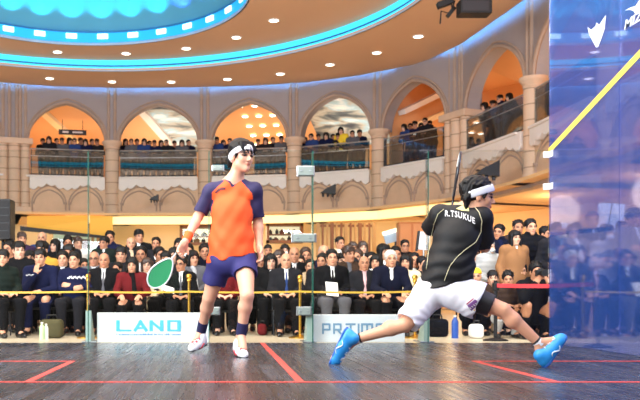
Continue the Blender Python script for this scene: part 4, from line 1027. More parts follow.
POSES = {
    'stand': mkpose(STAND, el=[(-.245, .035, 1.12), (.245, .035, 1.12)], wr=[(-.235, -.06, .88), (.235, -.06, .88)], hand=HD),
    'stand_l': mkpose(STAND, el=[(-.245, .035, 1.12), (.245, .035, 1.12)], wr=[(-.10, -.20, 1.00), (.10, -.20, 1.0)], hand=[((.75, -.35, -.3), (0, .6, -.6), -1), ((-.75, -.35, -.3), (0, .6, -.6), 1)], hyaw=.45),
    'stand_r': mkpose(STAND, el=[(-.245, .035, 1.12), (.245, .035, 1.12)], wr=[(-.235, -.06, .88), (.235, -.06, .88)], hand=HD, hyaw=-.45, hroll=.12),
    'stand_fold': mkpose(STAND, el=[(-.25, -.03, 1.14), (.25, -.03, 1.14)], wr=[(.02, -.215, 1.14), (-.02, -.185, 1.18)], hand=[((.9, .1, .2), (0, .9, -.1), -1), ((-.9, .05, .2), (0, .9, -.1), 1)], hyaw=.15),
    'stand_cam': mkpose(STAND, el=[(-.22, -.17, 1.22), (.22, -.17, 1.22)], wr=[(-.095, -.24, 1.45), (.095, -.24, 1.45)], hand=[((.5, -.1, .8), (.6, .5, 0), 1), ((-.5, -.1, .8), (-.6, .5, 0), -1)], curl=.8),
    'rail': mkpose(STAND, pelvis=(0, .12, .93), chest=(0, -.05, 1.17), neck=(0, -.12, 1.34), head=(0, -.18, 1.465), sh=[(-.178, -.11, 1.28), (.178, -.11, 1.28)], hip=[(-.09, .11, .90), (.09, .11, .90)],
                   el=[(-.25, -.14, 1.02), (.25, -.14, 1.02)], wr=[(-.09, -.26, 1.07), (.09, -.26, 1.07)], hand=[((.8, -.4, 0), (0, 0, -1), -1), ((-.8, -.4, 0), (0, 0, -1), 1)], hpitch=.18),
    'rail_l': mkpose(STAND, pelvis=(0, .06, .94), chest=(0, -.03, 1.2), neck=(0, -.06, 1.39), head=(0, -.11, 1.525), sh=[(-.178, -.06, 1.33), (.178, -.06, 1.33)], hip=[(-.09, .05, .91), (.09, .05, .91)],
                     el=[(-.25, -.06, 1.06), (.25, -.06, 1.06)], wr=[(-.12, -.25, 1.07), (.12, -.25, 1.07)], hand=[((.6, -.6, 0), (0, 0, -1), -1), ((-.6, -.6, 0), (0, 0, -1), 1)], hpitch=.12, hyaw=.5),
    'sit': mkpose(SIT, el=[(-.225, -.04, .69), (.225, -.04, .69)], wr=[(-.105, -.25, .625), (.105, -.25, .625)], hand=LAPH),
    'sit_l': mkpose(SIT, el=[(-.225, -.04, .69), (.225, -.04, .69)], wr=[(-.115, -.26, .625), (.10, -.23, .63)], hand=LAPH, hyaw=.40, hroll=-.05),
    'sit_r': mkpose(SIT, el=[(-.225, -.04, .69), (.225, -.04, .69)], wr=[(-.105, -.25, .625), (.115, -.26, .625)], hand=LAPH, hyaw=-.40, hroll=.05),
    'sit_knee': mkpose(SIT, chest=(0, -.05, .79), neck=(0, -.08, .98), head=(0, -.125, 1.11), sh=[(-.178, -.07, .92), (.178, -.07, .92)], el=[(-.25, -.16, .68), (.25, -.16, .68)], wr=[(-.14, -.39, .625), (.14, -.39, .625)],
                       hand=[((.25, -.9, -.35), (0, .2, -1), -1), ((-.25, -.9, -.35), (0, .2, -1), 1)], curl=.35),
    'sit_fold': mkpose(SIT, el=[(-.25, -.06, .70), (.25, -.06, .70)], wr=[(.02, -.215, .70), (-.02, -.19, .74)], hand=[((.9, .1, .2), (0, .9, -.1), -1), ((-.9, .05, .2), (0, .9, -.1), 1)], hyaw=-.1),
    'sit_chin': mkpose(SIT, chest=(0, -.06, .78), neck=(0, -.10, .97), head=(0, -.145, 1.10), sh=[(-.178, -.09, .91), (.178, -.09, .91)], el=[(-.19, -.26, .64), (.22, -.22, .66)], wr=[(-.03, -.29, .87), (.06, -.36, .62)],
                       hand=[((.1, .15, 1), (.3, .9, 0), -1), ((-.8, -.4, 0), (0, .1, -1), 1)], curl=.6),
    'squat': mkpose(SQUAT, el=[(-.24, -.16, .50), (.24, -.16, .50)], wr=[(-.10, -.36, .52), (.10, -.36, .52)], hand=[((.7, -.6, 0), (0, 0, -1), -1), ((-.7, -.6, 0), (0, 0, -1), 1)], hyaw=-.25),
    'squat_cam': mkpose(SQUAT, el=[(-.23, -.27, .56), (.23, -.27, .56)], wr=[(-.095, -.33, .76), (.095, -.33, .76)], hand=[((.5, -.1, .8), (.6, .5, 0), 1), ((-.5, -.1, .8), (-.6, .5, 0), -1)], curl=.8, hyaw=0),
}
TOP = {}
for n_, p_ in POSES.items(): TOP[n_] = p_.H[2]+.135
PD = {}
def part_mesh(pose, kind, res):
    key = (pose, kind, res)
    if key not in PD:
        p = POSES[pose]
        if kind == 'body': PD[key] = sdf_data('body', body_sdf(p), res, [None], face_feat(p.H, p.R, p.k))
        else: PD[key] = sdf_data(kind, garment(p, kind), res if kind not in ('tie', 'bowtie') else .007, [None])
    return PD[key]
SKIN = [mat('skin_a', (212, 156, 124), rough=.55, attr='feat', noise=.05), mat('skin_b', (192, 134, 102), rough=.55, attr='feat', noise=.05), mat('skin_c', (224, 174, 146), rough=.55, attr='feat', noise=.05)]
HAIRM = {'black': mat('hair_black', (13, 11, 11), rough=.5, spec=.25), 'brown': mat('hair_brown', (58, 38, 28), rough=.45), 'grey': mat('hair_grey', (150, 146, 142), rough=.5), 'silver': mat('hair_silver', (206, 202, 196), rough=.5), 'salt': mat('hair_salt', (92, 88, 86), rough=.5)}
CLOTH = {'black': (15, 15, 18), 'charcoal': (31, 31, 36), 'navy': (20, 25, 56), 'darknavy': (16, 19, 38), 'grey': (92, 92, 98), 'lightgrey': (178, 178, 180), 'white': (236, 236, 234), 'cream': (232, 218, 184), 'brown': (60, 44, 34), 'tan': (150, 106, 70),
         'red': (190, 44, 44), 'darkred': (104, 26, 30), 'green': (40, 62, 50), 'darkgreen': (22, 32, 28), 'blue': (44, 66, 118), 'mustard': (206, 156, 62), 'yellow': (240, 206, 60), 'pink': (222, 178, 182), 'teal': (40, 90, 100), 'purple': (56, 40, 70), 'beige': (200, 176, 146), 'olive': (80, 76, 52)}
def cloth(c): return mat('cloth_'+c, CLOTH[c], rough=.9, spec=.15, noise=.10, nscale=9, bump=.25, bscale=60)
def person(label, loc, pose, scale=1, yaw=0, hair='short', hc='black', top='jacket', tc='black', tie=None, legs='black', skin=0, shirt='white', group=None, res=.0115, extra=(), shoes=True, lod=False):
    p = POSES[pose]; PCOUNT[0] += 1
    b = data_obj('person', part_mesh(pose, 'body', res), None, None, SKIN[skin])
    b.location = loc; b.rotation_euler = (0, 0, yaw); b.scale = (scale,)*3; tag(b, label, 'person', group)
    gr = res*1.15
    data_obj({'jacket': 'suit_jacket', 'puffer': 'padded_jacket'}.get(top, top), part_mesh(pose, top, gr), b, None, cloth(tc))
    if top in ('jacket', 'coat'):
        data_obj('shirt', part_mesh(pose, 'shirt', gr), b, None, cloth(shirt))
        if tie: data_obj('tie' if tie != 'bow' else 'bow_tie', part_mesh(pose, 'bowtie' if tie == 'bow' else 'tie', gr), b, None, cloth('black' if tie == 'bow' else tie))
    data_obj('trousers', part_mesh(pose, 'trousers', gr), b, None, cloth(legs))
    if shoes:
        for q in ('shoeR', 'shoeL'): data_obj('shoe', part_mesh(pose, q, gr), b, None, mat('shoe_black', (18, 16, 16), rough=.3))
    HM = Matrix.Translation(Vector(p.H)) @ Matrix([list(r) for r in p.R]).to_4x4()
    if hair: data_obj('hair' if hair not in ('beanie', 'hood') else {'beanie': 'knitted_hat', 'hood': 'hood'}[hair], hair_mesh(hair, res, PCOUNT[0] % 4 if hair in ('short', 'fringe', 'side', 'bob') and res < .02 else 0), b, HM, HAIRM[hc] if hc in HAIRM else cloth(hc))
    for ex in extra:
        if ex == 'scarf' or (isinstance(ex, tuple) and ex[0] == 'scarf'):
            data_obj('scarf', part_mesh(pose, 'scarf', gr), b, None, cloth(ex[1] if isinstance(ex, tuple) else 'grey'))
        elif ex == 'mask': data_obj('face_mask', MISC['mask'], b, HM, mat('mask_white', (236, 238, 240), rough=.8))
        elif ex == 'glasses': data_obj('glasses', MISC['glasses'], b, HM, M_BLACK)
    return b
PCOUNT = [0]
MISC = {}
ms = SDF(); ms.ell((0, -.052, -.056), (.060, .058, .050), None, .01); ms.ell((0, -.03, -.056), (.058, .052, .08), None, .004, 's'); MISC['mask'] = sdf_data('mask', ms, .008, [None])
g_ = MB()
for sx in (-1, 1):
    g_.tube([(sx*.033+.021*math.cos(a*PI/6), -.101+.004*abs(math.cos(a*PI/6)), .0+.016*math.sin(a*PI/6)) for a in range(12)], .0028, 6, closed=True); g_.tube([(sx*.055, -.096, .004), (sx*.079, -.03, .006), (sx*.08, .012, .0)], .0026, 6)
g_.tube([(-.012, -.103, .004), (.012, -.103, .004)], .0026, 6)
o_ = g_.build('glasses', M_BLACK); MISC['glasses'] = o_.data; bpy.data.objects.remove(o_)
# ================================================================= the crowd
NP = [0]
def seat_person(x, ytop, D, pose, **k):
    label = k.pop('label'); z = CH+(VY-ytop)/F*D
    hz = {'spiky': .02, 'side': .012, 'receding': -.01, None: -.015}.get(k.get('hair', 'short'), 0.0)
    sc = (z+.03)/(TOP[pose]+hz)
    p = POSES[pose]; yw = k.pop('yaw', 0); X = (x-VX)/F*D
    NP[0] += 1
    # head centre goes to (X, D)
    hx = Vector((p.H[0], p.H[1], 0))*sc; hx.rotate(Matrix.Rotation(yw, 3, 'Z'))
    return person(label, (X-hx.x, D-hx.y, -.03), pose, sc, yw, **k)
S = seat_person
# ---- front row, from the left
S(3, 249, 11.6, 'sit_r', yaw=.55, hair='fringe', tc='darkgreen', top='puffer', legs='black', label='person in a dark green padded jacket cut off at the left edge, seated nearest')
S(40, 248.5, 12.2, 'sit_chin', hair='fringe', tc='navy', top='sweater', legs='navy', label='seated young man in navy tracksuit holding one hand to his chin')
S(74, 251.5, 12.2, 'sit_fold', hair='short', tc='navy', top='sweater', legs='charcoal', label='seated young man in navy sweater with white script across the chest')
S(104, 252.5, 12.2, 'sit', hair='receding', hc='salt', tc='black', tie='grey', skin=1, label='balding seated man in black suit and grey tie above the board\'s left end')
S(132, 257, 12.1, 'sit_knee', hair='bob', tc='darkred', top='sweater', legs='black', label='seated woman with black bob and red patterned jacket beside the green racket', extra=(('scarf', 'black'),))
S(181, 256, 12.1, 'sit_r', hair='short', hc='black', tc='black', tie='grey', skin=1, extra=('glasses',), label='seated man in glasses and black suit below the player\'s orange wristband')
S(271, 253.5, 12.6, 'sit', hair='bob', tc='black', top='coat', shirt='white', legs='black', label='seated woman with black bob and black coat, beside the orange player\'s hanging hand', skin=2)
S(286, 253, 12.0, 'sit', hair=None, tc='charcoal', tie='blue', label='bald seated man in charcoal suit and blue tie left of the glass joint', skin=0)
S(332, 249, 12.1, 'sit', hair='short', tc='black', tie='black', legs='grey', label='seated man in black suit and black tie with white papers on his lap')
S(364, 255.5, 12.1, 'sit', hair='receding', hc='salt', tc='charcoal', tie='pink', shirt='pink', label='seated balding man in dark suit with pale pink tie', skin=1)
S(391, 250, 12.0, 'sit_knee', hair='short', hc='silver', tc='darknavy', tie='bow', legs='black', label='silver haired seated man wearing a black bow tie', skin=0)
S(406, 254, 12.75, 'sit_r', hair='bob', tc='cream', top='sweater', legs='black', label='seated person with black bob and cream top beside the silver haired man', skin=0)
S(225, 256, 12.3, 'sit', hair='bob', tc='darkred', top='sweater', legs='black', label='woman in dark red seated behind the orange player\'s legs', skin=2)
# ---- second row
S(19, 241, 12.9, 'sit_l', hair='fringe', tc='black', top='hoodie', label='young person in black hoodie behind the green jacket at far left', skin=2)
S(30, 250, 13.3, 'sit', hair='fringe', tc='charcoal', top='sweater', label='young person with dark fringe left of the man touching his chin', skin=0)
S(63, 250.5, 13.1, 'sit', hair='short', tc='black', tie='black', label='young man in black suit and white shirt between the two navy sweaters', skin=0)
S(94, 251, 13.1, 'sit', hair='receding', hc='grey', tc='grey', top='jacket', tie='black', label='grey haired man just left of the balding man in grey tie', skin=1, extra=('glasses',))
S(117, 262, 13.0, 'sit_r', hair='short', tc='black', top='sweater', label='man in black half hidden right of the balding man in grey tie', skin=1)
S(147, 257.5, 13.0, 'sit', hair='bob', hc='brown', tc='cream', top='coat', shirt='white', label='brown haired woman in cream coat left of the green racket', skin=2)
S(166, 251, 13.1, 'sit', hair='fringe', tc='charcoal', top='sweater', label='dark haired person whose forehead shows above the green racket', skin=0)
S(193, 250, 13.0, 'sit_l', hair='bob', tc='grey', top='hoodie', label='woman in black with a pale grey hood next to the man in glasses', skin=0, extra=(('scarf', 'lightgrey'),))
S(212, 252, 13.2, 'sit', hair='short', tc='navy', top='sweater', label='person in navy half hidden by the orange player\'s right hip', skin=1)
S(252, 251, 13.3, 'sit', hair='short', tc='black', top='sweater', label='person in black half hidden by the orange player\'s left hip', skin=0)
S(294, 246.5, 13.2, 'sit', hair='receding', hc='black', tc='black', tie='black', label='man in black suit and tie behind the bald man', skin=1)
S(322, 253, 13.0, 'sit_r', hair='short', tc='charcoal', tie='blue', label='man in charcoal suit right of the glass joint, behind the papers man', skin=1)
S(310, 259, 13.1, 'sit', hair='short', tc='beige', top='coat', shirt='darkred', label='person in beige coat directly behind the dark glass joint', skin=0)
S(349, 244.5, 13.1, 'sit_l', hair='side', hc='brown', tc='brown', top='jacket', shirt='grey', label='man in brown jacket between the papers man and the pink tie man', skin=1)
S(353, 257, 13.6, 'sit', hair='bob', tc='lightgrey', top='sweater', label='small dark haired person peeking over the shoulder of the pink tie man', skin=2)
S(376, 254, 13.1, 'sit_r', hair='bob', tc='white', top='sweater', label='woman in white top between the pink tie man and the bow tie man', skin=0)
S(414, 252.5, 13.5, 'sit', hair='short', tc='black', tie=None, label='man in black jacket next to the pale light panel on a pole', skin=1)
# ---- third row
S(9, 240, 13.9, 'sit_r', hair='short', tc='black', top='sweater', label='man in black below the loudspeaker at far left', skin=1)
S(42, 240, 13.9, 'sit_r', hair='side', tc='mustard', top='hoodie', label='person in glasses and mustard top behind the hand-on-chin man', skin=0, extra=('glasses',))
S(69, 244, 14.0, 'sit', hair='fringe', tc='charcoal', top='puffer', label='dark haired person in charcoal padded jacket behind the young man in white shirt', skin=1)
S(141, 246, 14.0, 'sit', hair='short', tc='black', tie='white', label='man in black suit behind the woman with the red patterned jacket', skin=1)
S(160, 246.5, 14.1, 'sit_l', hair='short', tc='charcoal', tie='grey', label='man in charcoal suit above the upper left of the green racket', skin=1)
S(205, 243, 14.1, 'sit', hair='short', tc='darknavy', top='puffer', label='man in dark navy padded jacket left of the orange shirt hem', skin=1)
S(188, 243, 14.3, 'sit', hair='short', tc='black', top='coat', label='person in white face mask just right of the orange wristband', skin=0, extra=('mask',))
S(279, 249.5, 13.9, 'sit_r', hair='bob', hc='brown', tc='brown', top='sweater', label='brown haired woman between the black coat woman and the bald man', skin=2)
S(306, 247, 14.0, 'sit', hair='short', hc='brown', tc='grey', top='jacket', label='man in grey jacket left of the dark glass joint', skin=1)
S(324, 244.5, 14.0, 'sit', hair='receding', hc='grey', tc='navy', top='jacket', label='older man with grey temples right of the dark glass joint', skin=0)
S(341, 253, 14.3, 'sit_l', hair='fringe', tc='black', top='hoodie', label='person in black hoodie behind the papers man\'s shoulder', skin=2)
S(371, 252, 14.1, 'sit', hair='short', tc='beige', top='sweater', label='person in beige behind the white topped woman', skin=0)
S(384, 243.5, 14.0, 'sit_l', hair='long', tc='charcoal', top='coat', label='long haired woman in charcoal coat behind the silver haired man', skin=0)
S(84, 258, 13.4, 'sit_l', hair='short', tc='black', top='sweater', label='person in black just left of the glass seam, behind the navy sweater', skin=1)
S(121, 246, 13.5, 'sit', hair='fringe', tc='charcoal', top='coat', label='dark haired person in charcoal coat behind the balding man in grey tie', skin=0)
S(174, 247, 13.6, 'sit_r', hair='bob', tc='black', top='sweater', label='dark haired woman in black between the green racket and the wristband', skin=2)
S(222, 247, 14.0, 'sit', hair='short', tc='black', top='coat', label='man in black coat mostly hidden behind the orange shirt', skin=1)
S(259, 253, 13.9, 'sit_l', hair='fringe', tc='navy', top='hoodie', label='person in navy hoodie behind the orange player\'s hanging hand', skin=1)
S(300, 255, 13.7, 'sit', hair='short', tc='charcoal', top='sweater', label='person in charcoal between the bald man and the glass seam', skin=0)
S(357, 249, 14.4, 'sit_r', hair='short', hc='brown', tc='grey', top='sweater', label='person in grey sweater between the brown jacket man and the pink tie man', skin=1)
S(396, 246, 14.3, 'sit', hair='short', tc='black', top='coat', label='person in black coat behind the silver haired man\'s shoulder', skin=1)
S(423, 256, 13.3, 'sit_l', hair='short', tc='charcoal', top='sweater', label='person in charcoal half hidden by the black shirt\'s left edge', skin=0)
# ---- standing at the back
S(22, 231, 14.9, 'stand_l', hair='side', hc='brown', tc='purple', top='sweater', label='brown haired person in purple standing highest at far left', skin=0)
S(42, 231.5, 15.5, 'stand', hair='receding', hc='grey', tc='blue', top='jacket', tie='grey', label='grey haired man in blue jacket standing behind the person in mustard', skin=0)
S(55, 239, 14.8, 'stand_r', hair='long', tc='black', top='hoodie', label='long haired woman in black standing behind the two navy sweaters', skin=2)
S(68, 235, 15.2, 'stand_fold', hair='spiky', tc='charcoal', top='coat', label='man with messy hair in charcoal coat before the green shop window', skin=1)
S(78, 236, 15.7, 'stand_l', hair='side', hc='brown', tc='white', top='sweater', label='person in white top before the green shop window', skin=2)
S(104, 236, 14.9, 'stand_r', hair='fringe', tc='darkgreen', top='coat', label='person in dark green coat standing under the canopy\'s right end', skin=1)
S(110, 230.5, 15.7, 'stand', hair='short', tc='navy', top='puffer', label='tall man in navy padded jacket standing under the canopy\'s right end', skin=1)
S(131, 237, 14.8, 'stand_fold', hair='receding', hc='grey', tc='charcoal', top='puffer', extra=(('scarf', 'beige'),), label='grey balding man with beige scarf and arms folded', skin=0)
S(139, 228.5, 15.5, 'stand_l', hair='side', tc='black', top='jacket', tie='grey', label='tallest standing man in black suit left of the green racket', skin=1)
S(156, 237, 15.0, 'stand', hair='short', tc='charcoal', top='jacket', label='standing man in open charcoal jacket above the green racket', skin=1)
S(179, 238, 15.4, 'stand_r', hair='bob', tc='brown', top='coat', label='dark haired woman in brown coat behind the orange wristband', skin=2)
S(268, 244.5, 15.3, 'stand', hair='beanie', hc='black', tc='charcoal', top='coat', label='person in black knitted hat standing by the orange player\'s hand', skin=1)
S(285, 244, 15.2, 'stand', hair='bob', tc='white', top='coat', extra=('mask',), label='person in white coat and face mask standing behind the bald man', skin=2)
S(340, 236.5, 15.0, 'stand_l', hair='short', tc='cream', top='jacket', tie='brown', label='man in cream jacket standing before the slatted screen', skin=1)
S(363, 241, 15.0, 'stand', hair='long', hc='brown', tc='black', top='coat', label='long haired woman in black coat standing behind the pink tie man', skin=2)
S(353, 241.5, 15.7, 'stand', hair='long', hc='brown', tc='grey', top='coat', label='brown haired woman in grey coat standing left of the long haired woman', skin=0)
S(405, 239.5, 14.7, 'stand', hair='short', tc='black', top='sweater', label='man in black sweater standing before the orange cabinet', skin=1, extra=('glasses',))
# ---- right of the black shirt
S(474, 246, 13.4, 'sit', hair='short', tc='red', top='puffer', legs='black', label='person in red padded jacket right of the black shirt', skin=0)
S(490, 240, 12.5, 'stand_l', hair='beanie', hc='grey', tc='lightgrey', top='puffer', legs='beige', extra=('mask',), label='person in pale grey padded jacket and white mask under the black sleeve', skin=2)
S(499, 224, 13.1, 'stand_r', yaw=-.2, hair='short', tc='darknavy', top='puffer', extra=(('scarf', 'navy'),), label='man in dark navy padded jacket and scarf, head tilted, right of the black sleeve', skin=1)
S(515, 230, 12.0, 'stand', yaw=.2, hair='long', tc='tan', top='coat', legs='black', label='long haired woman in tan coat', skin=2)
S(518, 219.5, 13.8, 'stand', hair='short', tc='brown', top='coat', label='man whose face shows between the tan coat woman and the black jacket man', skin=1)
S(531, 218.5, 12.45, 'stand', hair='short', tc='black', top='puffer', legs='black', label='tall man in black padded jacket left of the blue glass edge', skin=0)
S(546, 226, 13.2, 'stand_l', hair='short', tc='beige', top='coat', label='person in beige coat cut by the blue glass edge', skin=1)
S(521, 262, 12.0, 'squat', hair='short', tc='black', top='sweater', label='crouching person in black between the squatting man and the photographer', skin=0)
S(476, 268, 11.9, 'squat', hair='beanie', hc='yellow', tc='brown', top='sweater', label='crouching person in yellow knitted hat behind the white shorts', skin=0)
S(493, 270, 12.0, 'squat', hair='fringe', tc='darkred', top='hoodie', label='crouching child in dark red left of the squatting man in brown', skin=2)
S(508, 270, 11.2, 'squat', hair='spiky', tc='brown', top='puffer', legs='lightgrey', label='squatting man in brown padded jacket and pale trousers', skin=1)
cam_p = S(536, 261, 10.95, 'squat_cam', hair='spiky', tc='black', top='hoodie', legs='black', label='squatting photographer in black holding a camera by the red tape', skin=1)
S(552, 269, 11.6, 'squat', hair='short', tc='charcoal', top='coat', label='crouching person in charcoal behind the photographer at the blue glass edge', skin=1)
# photographer's camera (held: a thing of its own)
def camera_thing(person_, pose, label):
    p = POSES[pose]; s = person_.scale[0]
    c = Vector(p.H)+Vector((0, -.165, -.015)); c = person_.matrix_basis @ c
    e = empty('photo_camera', c); tag(e, label, 'camera'); e.scale = (s,)*3
    MB().box((0, 0, 0), (.066, .032, .045), bev=.008).box((0, 0, .052), (.026, .026, .014), bev=.006).build('camera_body', M_BLACK, e)
    autosmooth(MB().tube([(0, -.03, 0), (0, -.10, 0), (0, -.102, 0), (0, -.17, 0)], [.038, .040, .046, .048], 18).build('lens', M_BLACK, e)); autosmooth(MB().tube([(0, -.171, 0), (0, -.173, 0)], .036, 18).build('front_element', M_DARK, e))
camera_thing(cam_p, 'squat_cam', 'black camera with long lens held by the squatting photographer')
# ---- seen through the blue glass
S(556, 222, 11.8, 'stand_l', hair='short', tc='charcoal', top='puffer', label='person with dark hair just inside the blue glass edge', skin=1)
S(574, 222, 11.2, 'stand_r', hair='bob', tc='grey', top='hoodie', label='woman in grey hooded jacket behind the blue glass', skin=2, extra=(('scarf', 'white'),))
S(564, 223, 12.8, 'stand', hair='beanie', hc='white', tc='blue', top='coat', label='person in pale hat between two others behind the blue glass', skin=0)
S(592, 211.5, 12.6, 'stand', hair='short', tc='black', top='coat', legs='black', label='tall dark dressed man left of the white panel behind the blue glass', skin=1)
S(607, 224, 10.7, 'stand_fold', yaw=.2, hair='bob', tc='lightgrey', top='puffer', extra=('mask',), label='woman with full black hair and folded pale sleeves before the white panel', skin=2)
S(634, 207, 10.4, 'stand_fold', yaw=.3, hair='side', tc='grey', top='jacket', label='man in grey jacket at the right edge behind the blue glass', skin=1)
S(622, 221, 12.2, 'stand', hair='short', tc='navy', top='coat', label='man in navy coat between the masked woman and the right edge', skin=0)
# ---- balcony
BAL = {1: [43, 50, 57, 63, 69, 75, 80, 86, 92, 98], 2: [126, 132, 138, 144, 150, 156, 162, 168, 175, 182, 189], 3: [217, 224, 231, 259, 266, 274, 281], 4: [306, 313, 320, 327, 334, 340, 346, 353, 360], 5: [408, 413, 418, 423, 428, 432], 6: [490, 494, 498, 501, 506, 511, 515], 7: [548, 554]}
BL = {1: 'spectator standing behind the balustrade under the first full arch from the left', 2: 'spectator standing behind the balustrade under the arch with the cloud mural', 3: 'spectator standing on the balcony behind the orange shirted player\'s head', 4: 'dark dressed spectator on the balcony under the orange and green cloud arch',
      5: 'spectator standing on the balcony just left of the big clustered pillar', 6: 'spectator standing on the balcony just right of the big clustered pillar', 7: 'spectator standing on the balcony at the blue glass edge'}
BC = ['navy', 'black', 'charcoal', 'darknavy', 'grey', 'navy', 'blue', 'black']
kk = 0
for bay, xs in BAL.items():
    a, ux, n, L = bay_frame(bay)
    for x in xs:
        u = (x-VX)/F; q = a+n*((.72 if kk % 2 else 1.14)+random.uniform(0, .06))
        t = (q.x-u*q.y)/(u*ux.y-ux.x); q = q+ux*t
        yel = (bay == 4 and x == 346)
        if yel: q = q-n*(q-a).dot(n)+n*.72
        yw = math.atan2(-n.x, n.y)+random.uniform(-.25, .25); kk += 1
        person('spectator in bright yellow jacket on the balcony under the cloud arch' if yel else BL[bay], (q.x, q.y, 4.925), ('rail', 'rail_l')[kk % 2], random.uniform(.98, 1.04)*(1.08 if yel else 1), yw, hair=['short', 'fringe', 'bob', 'short', 'side', 'long'][kk % 6],
               tc='yellow' if yel else BC[kk % 8], top=['puffer', 'sweater', 'hoodie'][kk % 3], legs='black', skin=kk % 3, group=None if yel else 'spectators under balcony arch %s' % ORD[bay], res=.024, shoes=False)
# ---- chairs under the seated rows
ch = empty('folding_chair', (0, 0, -50))
M_CH = mat('chair_black', (30, 30, 33), rough=.5)
MB().box((0, .02, .375), (.20, .19, .018), bev=.012).build('seat', M_CH, ch); MB().box((0, .205, .66), (.20, .012, .12), Matrix.Rotation(-.12, 3, 'X'), .01).build('backrest', M_CH, ch)
for sx in (-1, 1):
    MB().tube([(sx*.19, -.15, .0), (sx*.19, -.13, .37)], .012, 8).build('leg', M_DARK, ch); MB().tube([(sx*.19, .22, .0), (sx*.19, .19, .37), (sx*.19, .215, .76)], .012, 8).build('leg', M_DARK, ch)
first = True
for o in [q for q in list(COL.objects) if q.name.split('.')[0] == 'person']:
    me = o.data
    pn = next(k[0] for k, v in PD.items() if v == me)
    if not pn.startswith('sit'): continue
    c = ch
    if not first:
        c = ch.copy(); COL.objects.link(c)
        for q in list(ch.children): d = q.copy(); COL.objects.link(d); d.parent = c
    first = False
    c.location = (o.location.x, o.location.y+.02, -.03); c.rotation_euler = o.rotation_euler; c.scale = (o.scale[0],)*3
    y = o.location.y
    w_ = o['label'].split(' ')[:11]
    while w_[-1] in ('the', 'in', 'of', 'and', 'with', 'a', 'his', 'to', 'behind', 'right', 'left', 'above', 'just', 'half', 'from', 'between', 'one', 'beside', 'wearing', 'on'): w_.pop()
    tag(c, 'folding chair under the '+' '.join(w_), 'chair', 'folding chairs of the audience')
# ---- things held or standing in the crowd
def pap(x, y, D, w, h, R_, label, m):
    o = MB().box((0, 0, 0), (w, h, .003), bev=.001).build('paper', m); o.location = P(x, y, D); o.rotation_euler = R_; tag(o, label, 'papers'); return o
M_PAP = mat('paper', (244, 244, 240), rough=.8)
pap(332, 289, 11.78, .085, .12, (.9, .1, .1), 'white papers on the lap of the man in black tie', M_PAP); pap(168, 289, 11.7, .09, .06, (.7, .3, .3), 'folded white leaflet below the tip of the green racket', M_PAP)
# writing on the two navy sweaters
M_PRINT = mat('white_print', (238, 238, 240), rough=.7)
for lab, x, y, w in (('white script', 77, 277.5, 19), ('tracksuit', 30, 275, 8)):
    pr = next(o for o in COL.objects if o.name.startswith('person') and lab in o.get('label', ''))
    tg = next(c for c in pr.children if c.name.startswith('sweater')); D = pr.location.y-.15
    mw = pr.matrix_basis @ tg.matrix_local; inv = mw.inverted()
    bv = BVHTree.FromPolygons([mw @ v.co for v in tg.data.vertices], [tuple(q.vertices) for q in tg.data.polygons]); pts = []
    for k in range(int(w*4)):
        px = x-w/2+k/4; py = y+(1.1*math.sin(k*1.15)+.8*math.sin(k*.37))*(.9 if w > 10 else .5)
        q = P(px, py, D); dr = (q-Vector((0, 0, CH))).normalized(); h = bv.ray_cast(q-dr*1.2, dr)
        if h[0] is not None: pts.append(inv @ (h[0]-dr*.004))
    MB().tube(pts, .0065 if w > 10 else .004, 5).build('chest_script', M_PRINT, tg, True)
# things on the floor
def bag(x, yb, D, w, h, label, m, nm='bag'):
    p = P(x, yb, D); s = 1/F*D
    e = empty(nm, (p.x, D, -.03)); tag(e, label, 'bag')
    q = SDF(); q.box((0, 0, h*s*.45), V3(w*s/2, .12, h*s*.45), None, .05, .03); q.cut((0, 0, .004), (0, 0, -1)); data_obj('bag_body', sdf_data('bag', q, .014, [m]), e)
    MB().tube([(-w*s*.25, 0, h*s*.86), (-w*s*.2, -.02, h*s*1.1), (w*s*.2, -.02, h*s*1.1), (w*s*.25, 0, h*s*.86)], .010, 6).build('handle', M_BLACK, e)
bag(437, 330, 11.6, 20, 20, 'black sports bag on the hall floor under the white shorts', cloth('black')); bag(476, 330, 11.2, 12, 16, 'white sports bag on the hall floor behind the right thigh', cloth('white')); bag(52, 333, 11.25, 22, 21, 'beige canvas bag on the hall floor at lower left', cloth('olive'))
bag(262, 292, 12.05, 9, 13, 'dark red handbag on the floor right of the orange player\'s legs', cloth('darkred'))
def bottle(x, D, h, label, m, r=.032):
    p = P(x, 300, D); e = empty('bottle', (p.x, D, -.03)); tag(e, label, 'bottle')
    autosmooth(MB().lathe((0, 0, 0), [(0, 0), (r, 0), (r, h*.68), (r*.9, h*.76), (r*.42, h*.88), (r*.42, h*.93), (0, h*.93)], 14).build('bottle_body', m, e))
    autosmooth(MB().lathe((0, 0, h*.92), [(0, 0), (r*.5, 0), (r*.5, h*.08), (0, h*.08)], 12).build('cap', M_WHITE, e))
bottle(455, 11.2, .30, 'blue drinks bottle on the hall floor under the white shorts', mat('bottle_blue', (44, 84, 170), rough=.3), .045); bottle(42, 10.9, .22, 'small pale green bottle on the floor at lower left', mat('bottle_green', (190, 226, 170), rough=.2)); bottle(46, 10.95, .20, 'small clear bottle beside the pale green bottle', mat('bottle_pale', (226, 232, 226), rough=.2))
